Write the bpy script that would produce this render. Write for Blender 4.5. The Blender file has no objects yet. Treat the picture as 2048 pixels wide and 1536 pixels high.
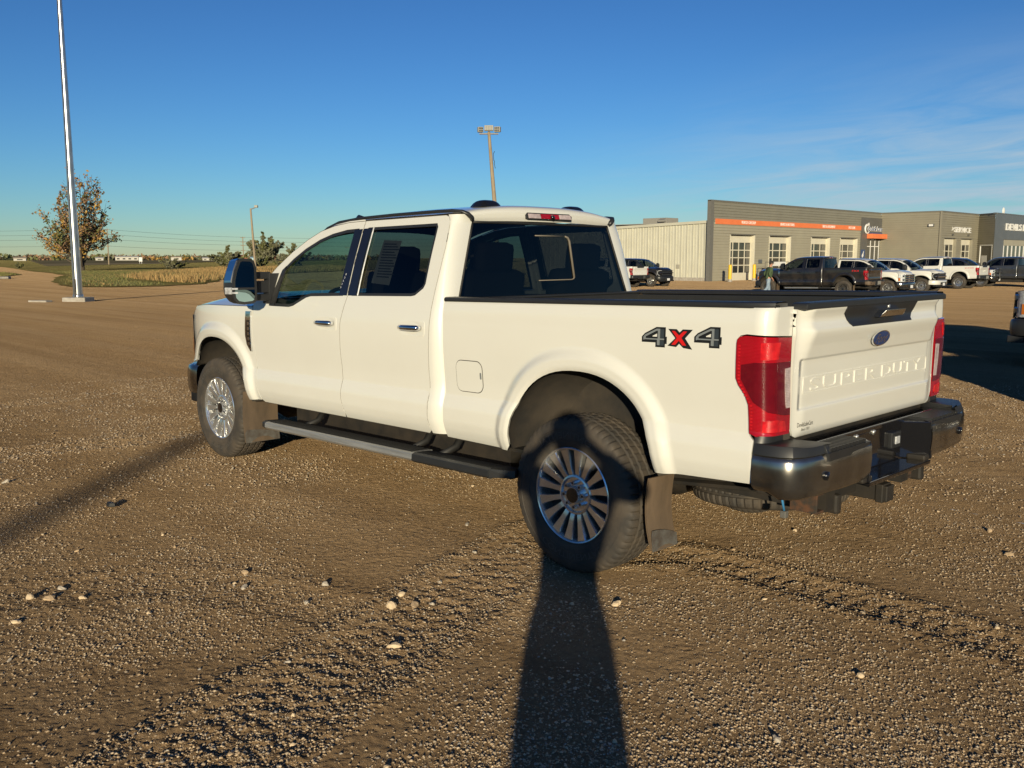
import bpy, bmesh, math, random
import numpy as np
from mathutils import Vector, Matrix
from mathutils.geometry import delaunay_2d_cdt

S = bpy.context.scene
COL = S.collection
PI = math.pi
R = math.radians
random.seed(7)
RNG = np.random.default_rng(11)

# ------------------------------------------------------------------ camera
cam_d = bpy.data.cameras.new('camera')
cam = bpy.data.objects.new('camera', cam_d)
COL.objects.link(cam)
CAM = Vector((-3.2385, 4.5892, 1.6956))
yaw, pitch = R(-44.364), R(-7.790)
view = Vector((math.cos(pitch)*math.cos(yaw), math.cos(pitch)*math.sin(yaw), math.sin(pitch)))
cam.location = CAM
cam.rotation_euler = view.to_track_quat('-Z', 'Y').to_euler()
cam_d.sensor_width = 36.0
cam_d.lens = 36.0*1844.4/2048.0
cam_d.clip_start = 0.02
cam_d.clip_end = 20000
S.camera = cam

# ------------------------------------------------------------------ sky and sun
SUN_ELEV = R(10.3)
SUN_AZ = math.atan2(-0.662, 0.728)          # clockwise from +Y
world = bpy.data.worlds.new('World')
S.world = world
world.use_nodes = True
wn, wl = world.node_tree.nodes, world.node_tree.links
wn.clear()
w_out = wn.new('ShaderNodeOutputWorld')
w_bg = wn.new('ShaderNodeBackground')
w_sky = wn.new('ShaderNodeTexSky')
w_sky.sky_type = 'NISHITA'
w_sky.sun_disc = False
w_sky.sun_elevation = SUN_ELEV
w_sky.sun_rotation = SUN_AZ
w_sky.altitude = 450
w_sky.air_density = 1.0
w_sky.dust_density = 0.0
w_sky.ozone_density = 4.6
w_bg.inputs['Strength'].default_value = 0.095
# thin cirrus veils, a band of stretched noise over the whole low sky
tc = wn.new('ShaderNodeTexCoord')
sep = wn.new('ShaderNodeSeparateXYZ')
wl.new(tc.outputs['Generated'], sep.inputs[0])
def wmath(op, a, b=None, clamp=False):
    n = wn.new('ShaderNodeMath'); n.operation = op; n.use_clamp = clamp
    for i, v in enumerate((a, b)):
        if v is None: continue
        if isinstance(v, (int, float)): n.inputs[i].default_value = v
        else: wl.new(v, n.inputs[i])
    return n.outputs[0]
den = wmath('ADD', wmath('MAXIMUM', sep.outputs['Z'], 0.0), 0.10)
comb = wn.new('ShaderNodeCombineXYZ')
wl.new(wmath('DIVIDE', sep.outputs['X'], den), comb.inputs[0])
wl.new(wmath('DIVIDE', sep.outputs['Y'], den), comb.inputs[1])
mp = wn.new('ShaderNodeMapping')
mp.inputs['Rotation'].default_value = (0, 0, R(28))
mp.inputs['Scale'].default_value = (0.8, 1.6, 1)
mp.inputs['Location'].default_value = (3.1, 1.7, 0)
wl.new(comb.outputs[0], mp.inputs[0])
nz = wn.new('ShaderNodeTexNoise')
nz.inputs['Scale'].default_value = 1.5
nz.inputs['Detail'].default_value = 9
nz.inputs['Roughness'].default_value = 0.62
nz.inputs['Distortion'].default_value = 0.7
wl.new(mp.outputs[0], nz.inputs['Vector'])
# the veil thickens over one quarter of the sky, as a bank seen far off
bank = wn.new('ShaderNodeVectorMath'); bank.operation = 'DISTANCE'
bank.inputs[1].default_value = (0.9, -7.2, 0)
wl.new(comb.outputs[0], bank.inputs[0])
rampa = wn.new('ShaderNodeMapRange'); rampa.inputs[1].default_value = 0.30; rampa.inputs[2].default_value = 0.66
wl.new(nz.outputs[0], rampa.inputs[0])
rampb = wn.new('ShaderNodeMapRange'); rampb.inputs[1].default_value = 4.6; rampb.inputs[2].default_value = 1.9
rampb.interpolation_type = 'SMOOTHSTEP'
wl.new(bank.outputs['Value'], rampb.inputs[0])
cl = wmath('MULTIPLY', wmath('MULTIPLY', rampa.outputs[0], rampb.outputs[0]), 0.85, True)
mix = wn.new('ShaderNodeMix'); mix.data_type = 'RGBA'
wl.new(cl, mix.inputs['Factor'])
# the phone's contrast curve on the sky, the same for every direction
sc1 = wn.new('ShaderNodeVectorMath'); sc1.operation = 'SCALE'; sc1.inputs['Scale'].default_value = 1/6
gam = wn.new('ShaderNodeGamma'); gam.inputs[1].default_value = 1.38
sc2 = wn.new('ShaderNodeVectorMath'); sc2.operation = 'SCALE'; sc2.inputs['Scale'].default_value = 6
wl.new(w_sky.outputs[0], sc1.inputs[0]); wl.new(sc1.outputs[0], gam.inputs[0]); wl.new(gam.outputs[0], sc2.inputs[0])
wl.new(sc2.outputs[0], mix.inputs['A'])
mix.inputs['B'].default_value = (4.2, 5.2, 6.1, 1)
wl.new(mix.outputs['Result'], w_bg.inputs['Color'])
wl.new(w_bg.outputs[0], w_out.inputs[0])

sun_d = bpy.data.lights.new('sun', 'SUN')
sun_d.energy = 5.0
sun_d.angle = R(0.53)
sun_d.color = (1.0, 0.865, 0.60)
sun = bpy.data.objects.new('sun', sun_d)
COL.objects.link(sun)
sun_dir = Vector((math.sin(SUN_AZ)*math.cos(SUN_ELEV), math.cos(SUN_AZ)*math.cos(SUN_ELEV), math.sin(SUN_ELEV)))
sun.rotation_euler = (-sun_dir).to_track_quat('-Z', 'Y').to_euler()
sun.location = sun_dir*60

S.render.engine = 'CYCLES'
S.view_settings.view_transform = 'Standard'
S.view_settings.look = 'None'
S.view_settings.gamma = 1.0
S.view_settings.exposure = 0.15
S.view_settings.use_curve_mapping = False
S.cycles.max_bounces = 8
S.cycles.transparent_max_bounces = 16
S.cycles.caustics_reflective = False
S.cycles.caustics_refractive = False

# ------------------------------------------------------------------ mesh helpers
def link(o, parent=None):
    COL.objects.link(o)
    if parent is not None: o.parent = parent
    return o

def tag(o, label=None, cat=None, group=None, kind=None):
    if label: o['label'] = label
    if cat: o['category'] = cat
    if group: o['group'] = group
    if kind: o['kind'] = kind
    return o

def thing(name, label, cat, loc=(0, 0, 0), rz=0.0, group=None, scale=1.0):
    o = bpy.data.objects.new(name, None)
    o.empty_display_size = 0.3
    o.location = loc
    o.rotation_euler = (0, 0, rz)
    o.scale = (scale,)*3
    link(o)
    return tag(o, label, cat, group)

def make(name, V, F, mat, parent=None, smooth=False, normals=None, fmat=None, bevel=0.0, sharp=None):
    """One mesh object. mat: a material or list of materials; fmat: material index per face."""
    me = bpy.data.meshes.new(name)
    me.from_pydata([tuple(v) for v in V], [], [tuple(int(i) for i in f) for f in F])
    mats = mat if isinstance(mat, (list, tuple)) else [mat]
    for m in mats: me.materials.append(m)
    if fmat is not None: me.polygons.foreach_set('material_index', np.asarray(fmat, np.int32))
    if bevel > 0:
        bm = bmesh.new(); bm.from_mesh(me)
        bmesh.ops.remove_doubles(bm, verts=bm.verts, dist=1e-5)
        bmesh.ops.recalc_face_normals(bm, faces=bm.faces)
        es = [e for e in bm.edges if len(e.link_faces) == 2 and e.calc_face_angle(0) > 0.5]
        bmesh.ops.bevel(bm, geom=es, offset=bevel, segments=2, profile=0.6, affect='EDGES', clamp_overlap=True)
        bm.to_mesh(me); bm.free()
    if smooth:
        me.polygons.foreach_set('use_smooth', np.ones(len(me.polygons), bool))
        if sharp: me.set_sharp_from_angle(angle=R(sharp))
    me.update()
    if normals is not None:
        me.normals_split_custom_set_from_vertices([tuple(n) for n in normals])
    o = bpy.data.objects.new(name, me)
    return link(o, parent)

class MB:
    """Collects shapes into one mesh."""
    def __init__(s): s.V = []; s.F = []; s.M = []
    def add(s, V, F, m=0):
        b = len(s.V)
        s.V += [tuple(map(float, v)) for v in V]
        s.F += [tuple(int(i)+b for i in f) for f in F]
        s.M += [m]*len(F)
        return s
    def box(s, c, d, rz=0, m=0, ry=0, rx=0):
        x, y, z = d[0]/2, d[1]/2, d[2]/2
        M = Matrix.Rotation(rz, 3, 'Z') @ Matrix.Rotation(ry, 3, 'Y') @ Matrix.Rotation(rx, 3, 'X')
        V = [M @ Vector((a*x, b*y, e*z)) + Vector(c) for a in (-1, 1) for b in (-1, 1) for e in (-1, 1)]
        return s.add(V, [(0, 1, 3, 2), (4, 6, 7, 5), (0, 4, 5, 1), (2, 3, 7, 6), (0, 2, 6, 4), (1, 5, 7, 3)], m)
    def hexa(s, P, m=0):
        return s.add(P, [(3, 2, 1, 0), (4, 5, 6, 7), (0, 1, 5, 4), (1, 2, 6, 5), (2, 3, 7, 6), (3, 0, 4, 7)], m)
    def tube(s, path, r, n=8, m=0, cap=True, flat=1.0):
        path = [Vector(p) for p in path]
        rr = r if isinstance(r, (list, tuple)) else [r]*len(path)
        V = []; F = []
        up0 = None
        for i, p in enumerate(path):
            t = (path[min(i+1, len(path)-1)] - path[max(i-1, 0)]).normalized()
            ref = up0 if up0 is not None else (Vector((0, 0, 1)) if abs(t.z) < 0.9 else Vector((1, 0, 0)))
            a = (ref - t*ref.dot(t))
            if a.length < 1e-6: a = t.orthogonal()
            a.normalize(); b = t.cross(a); up0 = a
            for k in range(n):
                q = 2*PI*k/n
                V.append(p + a*(math.cos(q)*rr[i]*flat) + b*(math.sin(q)*rr[i]))
        for i in range(len(path)-1):
            for k in range(n):
                k2 = (k+1) % n
                F.append((i*n+k, i*n+k2, (i+1)*n+k2, (i+1)*n+k))
        if cap:
            F.append(tuple(range(n-1, -1, -1)))
            F.append(tuple((len(path)-1)*n+k for k in range(n)))
        return s.add(V, F, m)
    def cyl(s, a, b, r, r2=None, n=12, m=0):
        return s.tube([a, b], [r, r if r2 is None else r2], n, m)
    def prism(s, poly, f0, f1, m=0):
        """poly: list of 2D points; f0,f1 map a point to 3D for the two caps."""
        n = len(poly)
        V = [f0(*p) for p in poly] + [f1(*p) for p in poly]
        F = [tuple(range(n-1, -1, -1)), tuple(range(n, 2*n))]
        F += [(i, (i+1) % n, n+(i+1) % n, n+i) for i in range(n)]
        return s.add(V, F, m)
    def lathe(s, prof, n, f, m=0, closed=True):
        """prof: (r, h) points; f(r,h,angle) -> xyz"""
        V = []; F = []
        for i in range(n):
            a = 2*PI*i/n
            V += [f(r, h, a) for r, h in prof]
        k = len(prof)
        for i in range(n):
            j = (i+1) % n
            for q in range(k-1):
                F.append((i*k+q, j*k+q, j*k+q+1, i*k+q+1))
        return s.add(V, F, m)
    def grid(s, P, m=0):
        """P: rows x cols x 3"""
        P = np.asarray(P); a, b = P.shape[:2]
        return s.add(P.reshape(-1, 3), [(i*b+j, i*b+j+1, (i+1)*b+j+1, (i+1)*b+j) for i in range(a-1) for j in range(b-1)], m)
    def build(s, name, mat, parent=None, smooth=False, bevel=0.0, sharp=None, fix=True):
        o = make(name, s.V, s.F, mat, parent, smooth, fmat=s.M if isinstance(mat, (list, tuple)) else None, bevel=bevel, sharp=sharp)
        if fix and bevel == 0:
            bm = bmesh.new(); bm.from_mesh(o.data)
            bmesh.ops.recalc_face_normals(bm, faces=bm.faces)
            bm.to_mesh(o.data); bm.free()
        return o
    def xf(s, M):
        s.V = [tuple(M @ Vector(v)) for v in s.V]; return s

def text_mesh(body, size=1.0, extrude=0.0, shear=0.0, offset=0.0, spacing=1.0):
    """Vertices (n x 3, in the xy plane, centred) and faces of a piece of lettering."""
    cu = bpy.data.curves.new('lettering', 'FONT')
    cu.body = body; cu.size = size; cu.extrude = extrude; cu.shear = shear; cu.offset = offset
    cu.space_character = spacing
    cu.align_x = 'CENTER'; cu.align_y = 'CENTER'
    cu.resolution_u = 3
    ob = bpy.data.objects.new('lettering', cu)
    me = bpy.data.meshes.new_from_object(ob)
    V = np.array([v.co[:] for v in me.vertices]) if len(me.vertices) else np.zeros((0, 3))
    F = [tuple(p.vertices) for p in me.polygons]
    bpy.data.objects.remove(ob); bpy.data.curves.remove(cu); bpy.data.meshes.remove(me)
    if len(V):
        V[:, 0] -= (V[:, 0].max()+V[:, 0].min())/2
        V[:, 1] -= (V[:, 1].max()+V[:, 1].min())/2
    return V, F

def fit_text(body, w, h, extrude=0.0, **k):
    V, F = text_mesh(body, 1.0, 0.0 if extrude == 0 else 1.0, **k)
    V[:, 0] *= w/(V[:, 0].max()-V[:, 0].min())
    V[:, 1] *= h/(V[:, 1].max()-V[:, 1].min())
    V[:, 2] *= extrude
    return V, F

def inside(poly, P):
    poly = np.asarray(poly); P = np.asarray(P)
    x, y = P[:, 0], P[:, 1]
    r = np.zeros(len(P), bool)
    n = len(poly)
    for i in range(n):
        x1, y1 = poly[i]; x2, y2 = poly[(i+1) % n]
        c = ((y1 > y) != (y2 > y))
        with np.errstate(divide='ignore', invalid='ignore'):
            xi = (x2-x1)*(y-y1)/(y2-y1+1e-12)+x1
        r ^= c & (x < xi)
    return r

def edge_dist(poly, P):
    d = np.full(len(P), 1e9)
    n = len(poly); poly = np.asarray(poly, float)
    for i in range(n):
        a = poly[i]; b = poly[(i+1) % n]; ab = b-a
        t = np.clip(((P-a)@ab)/(ab@ab+1e-12), 0, 1)
        d = np.minimum(d, np.linalg.norm(P-(a+t[:, None]*ab), axis=1))
    return d

def densify(poly, step):
    out = []
    n = len(poly)
    for i in range(n):
        a = np.array(poly[i], float); b = np.array(poly[(i+1) % n], float)
        k = max(1, int(math.ceil(np.linalg.norm(b-a)/step)))
        for j in range(k): out.append(a+(b-a)*j/k)
    return np.array(out)

def area2(p):
    p = np.asarray(p); q = np.roll(p, -1, 0)
    return 0.5*np.sum(p[:, 0]*q[:, 1]-q[:, 0]*p[:, 1])

def shrink(poly, d):
    """Offset a polygon inwards by d (negative grows it)."""
    p = np.asarray(poly, float)
    if area2(p) < 0: p = p[::-1]
    n = len(p); out = []
    for i in range(n):
        a, b, c = p[i-1], p[i], p[(i+1) % n]
        e1 = (b-a)/(np.linalg.norm(b-a)+1e-9); e2 = (c-b)/(np.linalg.norm(c-b)+1e-9)
        n1 = np.array([-e1[1], e1[0]]); n2 = np.array([-e2[1], e2[0]])
        m = n1+n2; k = m@m
        m = m/(k/2) if k > 0.4 else n1
        out.append(b+m*d)
    return np.array(out)

def panel(outline, holes, step, mapf, flange=0.012, rows=(), out=-1.0, extra=None, avoid=None):
    """Sheet bounded by a 2D outline, mapped onto a surface, with smooth analytic normals and a rim turned inwards."""
    outl = densify(outline, step)
    if area2(outl) < 0: outl = outl[::-1]
    hol = []
    for h in holes:
        h = densify(h, step)
        if area2(h) > 0: h = h[::-1]
        hol.append(h)
    lo, hi = outl.min(0), outl.max(0)
    us = np.arange(lo[0]+step*0.5, hi[0], step)
    zs = np.arange(lo[1]+step*0.5, hi[1], step)
    if len(rows):
        rr = np.array(rows); zs = np.concatenate([[z for z in zs if np.min(np.abs(rr-z)) > step*0.3], rr])
    g = np.array([(u, z) for z in zs for u in us]) if len(us) and len(zs) else np.zeros((0, 2))
    if len(g) and avoid is not None: g = g[~avoid(g)]
    if extra is not None: g = np.concatenate([g, extra])
    if len(g):
        k = inside(outl, g) & (edge_dist(outl, g) > (step*0.35 if extra is None else step*0.2))
        for h in hol: k &= ~inside(h, g) & (edge_dist(h, g) > step*0.35)
        g = g[k]
    pts = [outl]+hol+([g] if len(g) else [])
    loops = []; b = 0; edges = []
    for l in [outl]+hol:
        n = len(l); edges += [(b+i, b+(i+1) % n) for i in range(n)]; b += n
    P = np.concatenate(pts)
    v, e, f, *_ = delaunay_2d_cdt([Vector(p) for p in P], edges, [], 0, 1e-7)
    v = np.array([tuple(q) for q in v])
    f = np.array([t for t in f if len(t) == 3])
    c = v[f].mean(1)
    k = inside(outl, c)
    for h in hol: k &= ~inside(h, c)
    f = f[k]
    def ev(p): return np.stack(mapf(p[:, 0], p[:, 1]), -1)
    X = ev(v); h = 2e-3
    du = ev(v+[h, 0])-ev(v-[h, 0]); dz = ev(v+[0, h])-ev(v-[0, h])
    N = np.cross(du, dz); N /= np.linalg.norm(N, axis=1)[:, None]+1e-12
    N *= out
    t = np.cross(X[f[:, 1]]-X[f[:, 0]], X[f[:, 2]]-X[f[:, 0]])
    s = np.einsum('ij,ij->i', t, N[f[:, 0]])
    f[s < 0] = f[s < 0][:, ::-1]
    V = [X]; NN = [N]; F = [tuple(q) for q in f]
    if flange > 0:
        # boundary edges, walked as they stand in the faces
        cnt = {}
        for q in F:
            for a, b2 in ((q[0], q[1]), (q[1], q[2]), (q[2], q[0])): cnt[(a, b2)] = 1
        be = [(a, b2) for (a, b2) in cnt if (b2, a) not in cnt]
        base = len(X)
        idx = {}; top = []; bot = []
        for a, b2 in be:
            for q in (a, b2):
                if q not in idx:
                    idx[q] = len(top); top.append(X[q]); bot.append(X[q]-N[q]*flange)
        m = len(top)
        V += [np.array(top), np.array(bot)]; NN += [np.zeros((2*m, 3))]
        F += [(base+idx[b2], base+idx[a], base+m+idx[a], base+m+idx[b2]) for a, b2 in be]
    return np.concatenate(V), F, np.concatenate(NN)

def mirror(p):
    V, F, N = p
    V = V.copy(); V[:, 1] *= -1
    if N is not None: N = N.copy(); N[:, 1] *= -1
    return V, [f[::-1] for f in F], N

def spline(pts):
    """Smooth monotone-ish cubic through (t, value) points, for arrays."""
    p = np.asarray(pts, float); p = p[np.argsort(p[:, 0])]
    x, y = p[:, 0], p[:, 1:]
    h = np.diff(x)[:, None]; d = np.diff(y, axis=0)/h
    m = np.zeros_like(y); m[1:-1] = np.where(d[:-1]*d[1:] > 0, 2*d[:-1]*d[1:]/(d[:-1]+d[1:]+1e-12), 0); m[0] = d[0]; m[-1] = d[-1]
    def f(t):
        t = np.asarray(t, float); tt = np.clip(t, x[0], x[-1])
        i = np.clip(np.searchsorted(x, tt, side='right')-1, 0, len(x)-2)
        hh = h[i, 0]; s = (tt-x[i])/hh
        s = s[..., None]; hh = hh[..., None]
        r = ((2*s**3-3*s**2+1)*y[i]+(s**3-2*s**2+s)*hh*m[i]+(-2*s**3+3*s**2)*y[i+1]+(s**3-s**2)*hh*m[i+1])
        return r[..., 0] if r.shape[-1] == 1 else r
    return f

def sstep(a, b, x):
    t = np.clip((np.asarray(x, float)-a)/(b-a), 0, 1)
    return t*t*(3-2*t)

# value noise for shaping the ground
_perm = np.random.default_rng(3).random((256, 256))
def vnoise(x, y):
    xi = np.floor(x).astype(int); yi = np.floor(y).astype(int)
    fx = x-xi; fy = y-yi
    fx = fx*fx*(3-2*fx); fy = fy*fy*(3-2*fy)
    g = lambda a, b: _perm[a & 255, b & 255]
    return (g(xi, yi)*(1-fx)+g(xi+1, yi)*fx)*(1-fy)+(g(xi, yi+1)*(1-fx)+g(xi+1, yi+1)*fx)*fy
def fbm(x, y, o=4):
    r = 0; a = 0.5
    for i in range(o):
        r = r+a*vnoise(x*2**i+17.3*i, y*2**i+5.1*i); a *= 0.5
    return r
# ------------------------------------------------------------------ materials
def nodes_of(name):
    m = bpy.data.materials.new(name); m.use_nodes = True
    nt = m.node_tree; nt.nodes.clear()
    out = nt.nodes.new('ShaderNodeOutputMaterial')
    bs = nt.nodes.new('ShaderNodeBsdfPrincipled')
    nt.links.new(bs.outputs[0], out.inputs[0])
    return m, nt, bs, out

def noise_fac(nt, scale, detail=4, rough=0.6, coord='Object', stretch=None, lo=0.35, hi=0.65):
    tcn = nt.nodes.new('ShaderNodeTexCoord')
    src = tcn.outputs[coord]
    if stretch:
        mpn = nt.nodes.new('ShaderNodeMapping'); mpn.inputs['Scale'].default_value = stretch
        nt.links.new(src, mpn.inputs[0]); src = mpn.outputs[0]
    n = nt.nodes.new('ShaderNodeTexNoise')
    n.inputs['Scale'].default_value = scale; n.inputs['Detail'].default_value = detail; n.inputs['Roughness'].default_value = rough
    nt.links.new(src, n.inputs['Vector'])
    r = nt.nodes.new('ShaderNodeMapRange'); r.inputs[1].default_value = lo; r.inputs[2].default_value = hi
    nt.links.new(n.outputs[0], r.inputs[0])
    return r.outputs[0]

def mixc(nt, fac, a, b):
    m = nt.nodes.new('ShaderNodeMix'); m.data_type = 'RGBA'
    if isinstance(fac, (int, float)): m.inputs['Factor'].default_value = fac
    else: nt.links.new(fac, m.inputs['Factor'])
    for k, v in (('A', a), ('B', b)):
        if isinstance(v, (tuple, list)): m.inputs[k].default_value = (*v[:3], 1)
        else: nt.links.new(v, m.inputs[k])
    return m.outputs['Result']

def bump(nt, bs, h, strength=0.3, dist=0.01):
    b = nt.nodes.new('ShaderNodeBump'); b.inputs['Strength'].default_value = strength; b.inputs['Distance'].default_value = dist
    nt.links.new(h, b.inputs['Height']); nt.links.new(b.outputs[0], bs.inputs['Normal'])

def mat(name, col, rough=0.5, metal=0.0, var=0.12, scale=6.0, col2=None, coat=0.0, spec=0.5, bmp=0.0, bscale=40.0, bdist=0.004, stretch=None, trans=0.0):
    m, nt, bs, out = nodes_of(name)
    c2 = col2 if col2 else tuple(min(1, c*(1-var)) for c in col)
    f = noise_fac(nt, scale, stretch=stretch)
    nt.links.new(mixc(nt, f, col, c2), bs.inputs['Base Color'])
    bs.inputs['Roughness'].default_value = rough
    bs.inputs['Metallic'].default_value = metal
    bs.inputs['Specular IOR Level'].default_value = spec
    if coat:
        bs.inputs['Coat Weight'].default_value = coat; bs.inputs['Coat Roughness'].default_value = 0.04
    if bmp: bump(nt, bs, noise_fac(nt, bscale, 3, lo=0, hi=1), bmp, bdist)
    if trans: bs.inputs['Transmission Weight'].default_value = trans
    return m

DUST = (0.27, 0.20, 0.135)
def paint(name, col, dust=0.05, rough=0.32, flake=0.0, low=0.6):
    """Car paint under clear coat, with road dust lying in patches, more of it low on the body."""
    m, nt, bs, out = nodes_of(name)
    n1 = noise_fac(nt, 2.2, 6, 0.65, lo=0.42, hi=0.72)
    tcn = nt.nodes.new('ShaderNodeTexCoord'); sp = nt.nodes.new('ShaderNodeSeparateXYZ')
    nt.links.new(tcn.outputs['Object'], sp.inputs[0])
    zr = nt.nodes.new('ShaderNodeMapRange'); zr.inputs[1].default_value = 1.3; zr.inputs[2].default_value = 0.55
    zr.inputs[3].default_value = 1-low; zr.inputs[4].default_value = 1.0
    nt.links.new(sp.outputs['Z'], zr.inputs[0])
    f = nt.nodes.new('ShaderNodeMath'); f.operation = 'MULTIPLY'
    nt.links.new(n1, f.inputs[0]); nt.links.new(zr.outputs[0], f.inputs[1])
    f2 = nt.nodes.new('ShaderNodeMath'); f2.operation = 'MULTIPLY'; f2.inputs[1].default_value = dust
    nt.links.new(f.outputs[0], f2.inputs[0])
    nt.links.new(mixc(nt, f2.outputs[0], col, DUST), bs.inputs['Base Color'])
    bs.inputs['Roughness'].default_value = rough
    bs.inputs['Coat Weight'].default_value = 1.0
    rr = nt.nodes.new('ShaderNodeMapRange'); rr.inputs[3].default_value = 0.03; rr.inputs[4].default_value = 0.03+dust*0.9
    nt.links.new(f.outputs[0], rr.inputs[0]); nt.links.new(rr.outputs[0], bs.inputs['Coat Roughness'])
    bs.inputs['Metallic'].default_value = flake
    return m

def glass(name, tint, refl=0.9):
    """Thin pane: tinted see-through plus a mirror layer that grows towards grazing angles."""
    m = bpy.data.materials.new(name); m.use_nodes = True
    nt = m.node_tree; nt.nodes.clear()
    out = nt.nodes.new('ShaderNodeOutputMaterial')
    tr = nt.nodes.new('ShaderNodeBsdfTransparent')
    nt.links.new(mixc(nt, noise_fac(nt, 3.0), tint, tuple(t*0.93 for t in tint)), tr.inputs[0])
    gl = nt.nodes.new('ShaderNodeBsdfGlossy'); gl.inputs['Roughness'].default_value = 0.015
    gl.inputs['Color'].default_value = (refl, refl, refl, 1)
    ge = nt.nodes.new('ShaderNodeNewGeometry')
    dp = nt.nodes.new('ShaderNodeVectorMath'); dp.operation = 'DOT_PRODUCT'
    nt.links.new(ge.outputs['Normal'], dp.inputs[0]); nt.links.new(ge.outputs['Incoming'], dp.inputs[1])
    def mth(op, a, b):
        n = nt.nodes.new('ShaderNodeMath'); n.operation = op
        for i, v in enumerate((a, b)):
            if isinstance(v, (int, float)): n.inputs[i].default_value = v
            else: nt.links.new(v, n.inputs[i])
        return n.outputs[0]
    co = mth('SUBTRACT', 1.0, mth('ABSOLUTE', dp.outputs['Value'], 0))
    fr = mth('MULTIPLY_ADD', mth('POWER', co, 5.0), 0.95)
    fr.node.inputs[2].default_value = 0.045
    mx = nt.nodes.new('ShaderNodeMixShader')
    nt.links.new(fr, mx.inputs[0]); nt.links.new(tr.outputs[0], mx.inputs[1]); nt.links.new(gl.outputs[0], mx.inputs[2])
    nt.links.new(mx.outputs[0], out.inputs[0])
    return m

M = {}
M['white_paint'] = paint('white_paint', (0.69, 0.685, 0.635), 0.06)
M['white_paint_2'] = paint('white_paint_far', (0.70, 0.69, 0.64), 0.14)
M['black_paint'] = paint('black_paint', (0.010, 0.010, 0.012), 0.10)
M['black_dusty'] = paint('black_paint_dusty', (0.010, 0.010, 0.012), 0.16)
M['navy_paint'] = paint('navy_paint', (0.012, 0.02, 0.05), 0.15)
M['grey_paint'] = paint('grey_paint', (0.045, 0.05, 0.058), 0.15, flake=0.3)
M['char_paint'] = paint('charcoal_paint', (0.035, 0.037, 0.04), 0.25)
M['black_plastic'] = mat('black_plastic', (0.022, 0.023, 0.025), 0.42, bmp=0.15, bscale=300, bdist=0.001)
M['gloss_black'] = mat('gloss_black', (0.010, 0.010, 0.012), 0.12, coat=1.0)
M['rubber'] = mat('rubber', (0.038, 0.034, 0.030), 0.75, col2=(0.075, 0.060, 0.045), scale=9, bmp=0.2, bscale=120, bdist=0.002)
M['rubber_black'] = mat('rubber_black', (0.016, 0.016, 0.016), 0.6)
M['under'] = mat('underbody', (0.020, 0.019, 0.018), 0.7, col2=(0.06, 0.047, 0.035), scale=5)
M['liner'] = mat('wheel_liner', (0.022, 0.020, 0.018), 0.8, col2=(0.050, 0.040, 0.030), scale=4, bmp=0.3, bscale=60)
M['chrome'] = mat('chrome', (0.86, 0.87, 0.88), 0.07, 1.0, var=0.10, scale=5)
M['chrome_dirty'] = mat('chrome_dusty', (0.44, 0.425, 0.40), 0.19, 0.95, col2=(0.19, 0.16, 0.13), scale=3.2, stretch=(1, 1, 0.6))
M['alloy'] = mat('polished_alloy', (0.84, 0.84, 0.83), 0.20, 0.86, var=0.15, scale=12)
M['alloy_dark'] = mat('alloy_pocket', (0.028, 0.028, 0.03), 0.5, 0.3, var=0.3, scale=12)
M['steel'] = mat('brushed_steel', (0.62, 0.62, 0.60), 0.42, 0.75, var=0.3, scale=8, stretch=(0.3, 4, 4))
M['rust'] = mat('rusty_steel', (0.10, 0.045, 0.022), 0.8, col2=(0.03, 0.025, 0.02), scale=30)
M['frame'] = mat('chassis_black', (0.014, 0.013, 0.012), 0.6, col2=(0.032, 0.026, 0.020), scale=6)
M['flap'] = mat('dusty_mud_flap', (0.15, 0.105, 0.068), 0.7, col2=(0.085, 0.062, 0.042), scale=7, stretch=(1, 1, 0.35))
M['interior'] = mat('interior_dark', (0.03, 0.03, 0.032), 0.8)
M['seat'] = mat('seat_cloth', (0.045, 0.045, 0.048), 0.85, bmp=0.2, bscale=200)
M['dash'] = mat('dash_grey', (0.06, 0.06, 0.062), 0.6)
M['glass_clear'] = glass('window_glass', (0.30, 0.44, 0.43))
M['glass_dark'] = glass('privacy_glass', (0.15, 0.17, 0.18))
M['glass_wind'] = glass('windscreen_glass', (0.60, 0.72, 0.68))
M['mirror'] = mat('mirror_glass', (0.30, 0.42, 0.42), 0.02, 1.0, var=0.03)
M['mark_black'] = mat('decal_black', (0.012, 0.013, 0.014), 0.35)
M['mark_grey'] = mat('decal_grey', (0.20, 0.22, 0.23), 0.35)
M['mark_slate'] = mat('decal_slate', (0.035, 0.045, 0.055), 0.35)
M['mark_red'] = mat('decal_red', (0.62, 0.012, 0.012), 0.35)
M['mark_white'] = mat('decal_white', (0.78, 0.78, 0.78), 0.4)
M['oval_blue'] = mat('badge_blue', (0.012, 0.045, 0.17), 0.25, coat=0.6)
M['paper'] = mat('paper', (0.75, 0.74, 0.70), 0.8)
M['amber'] = mat('amber_lens', (0.55, 0.16, 0.02), 0.15, coat=1.0)
M['blue_wire'] = mat('blue_plastic', (0.05, 0.22, 0.45), 0.4)

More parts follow.
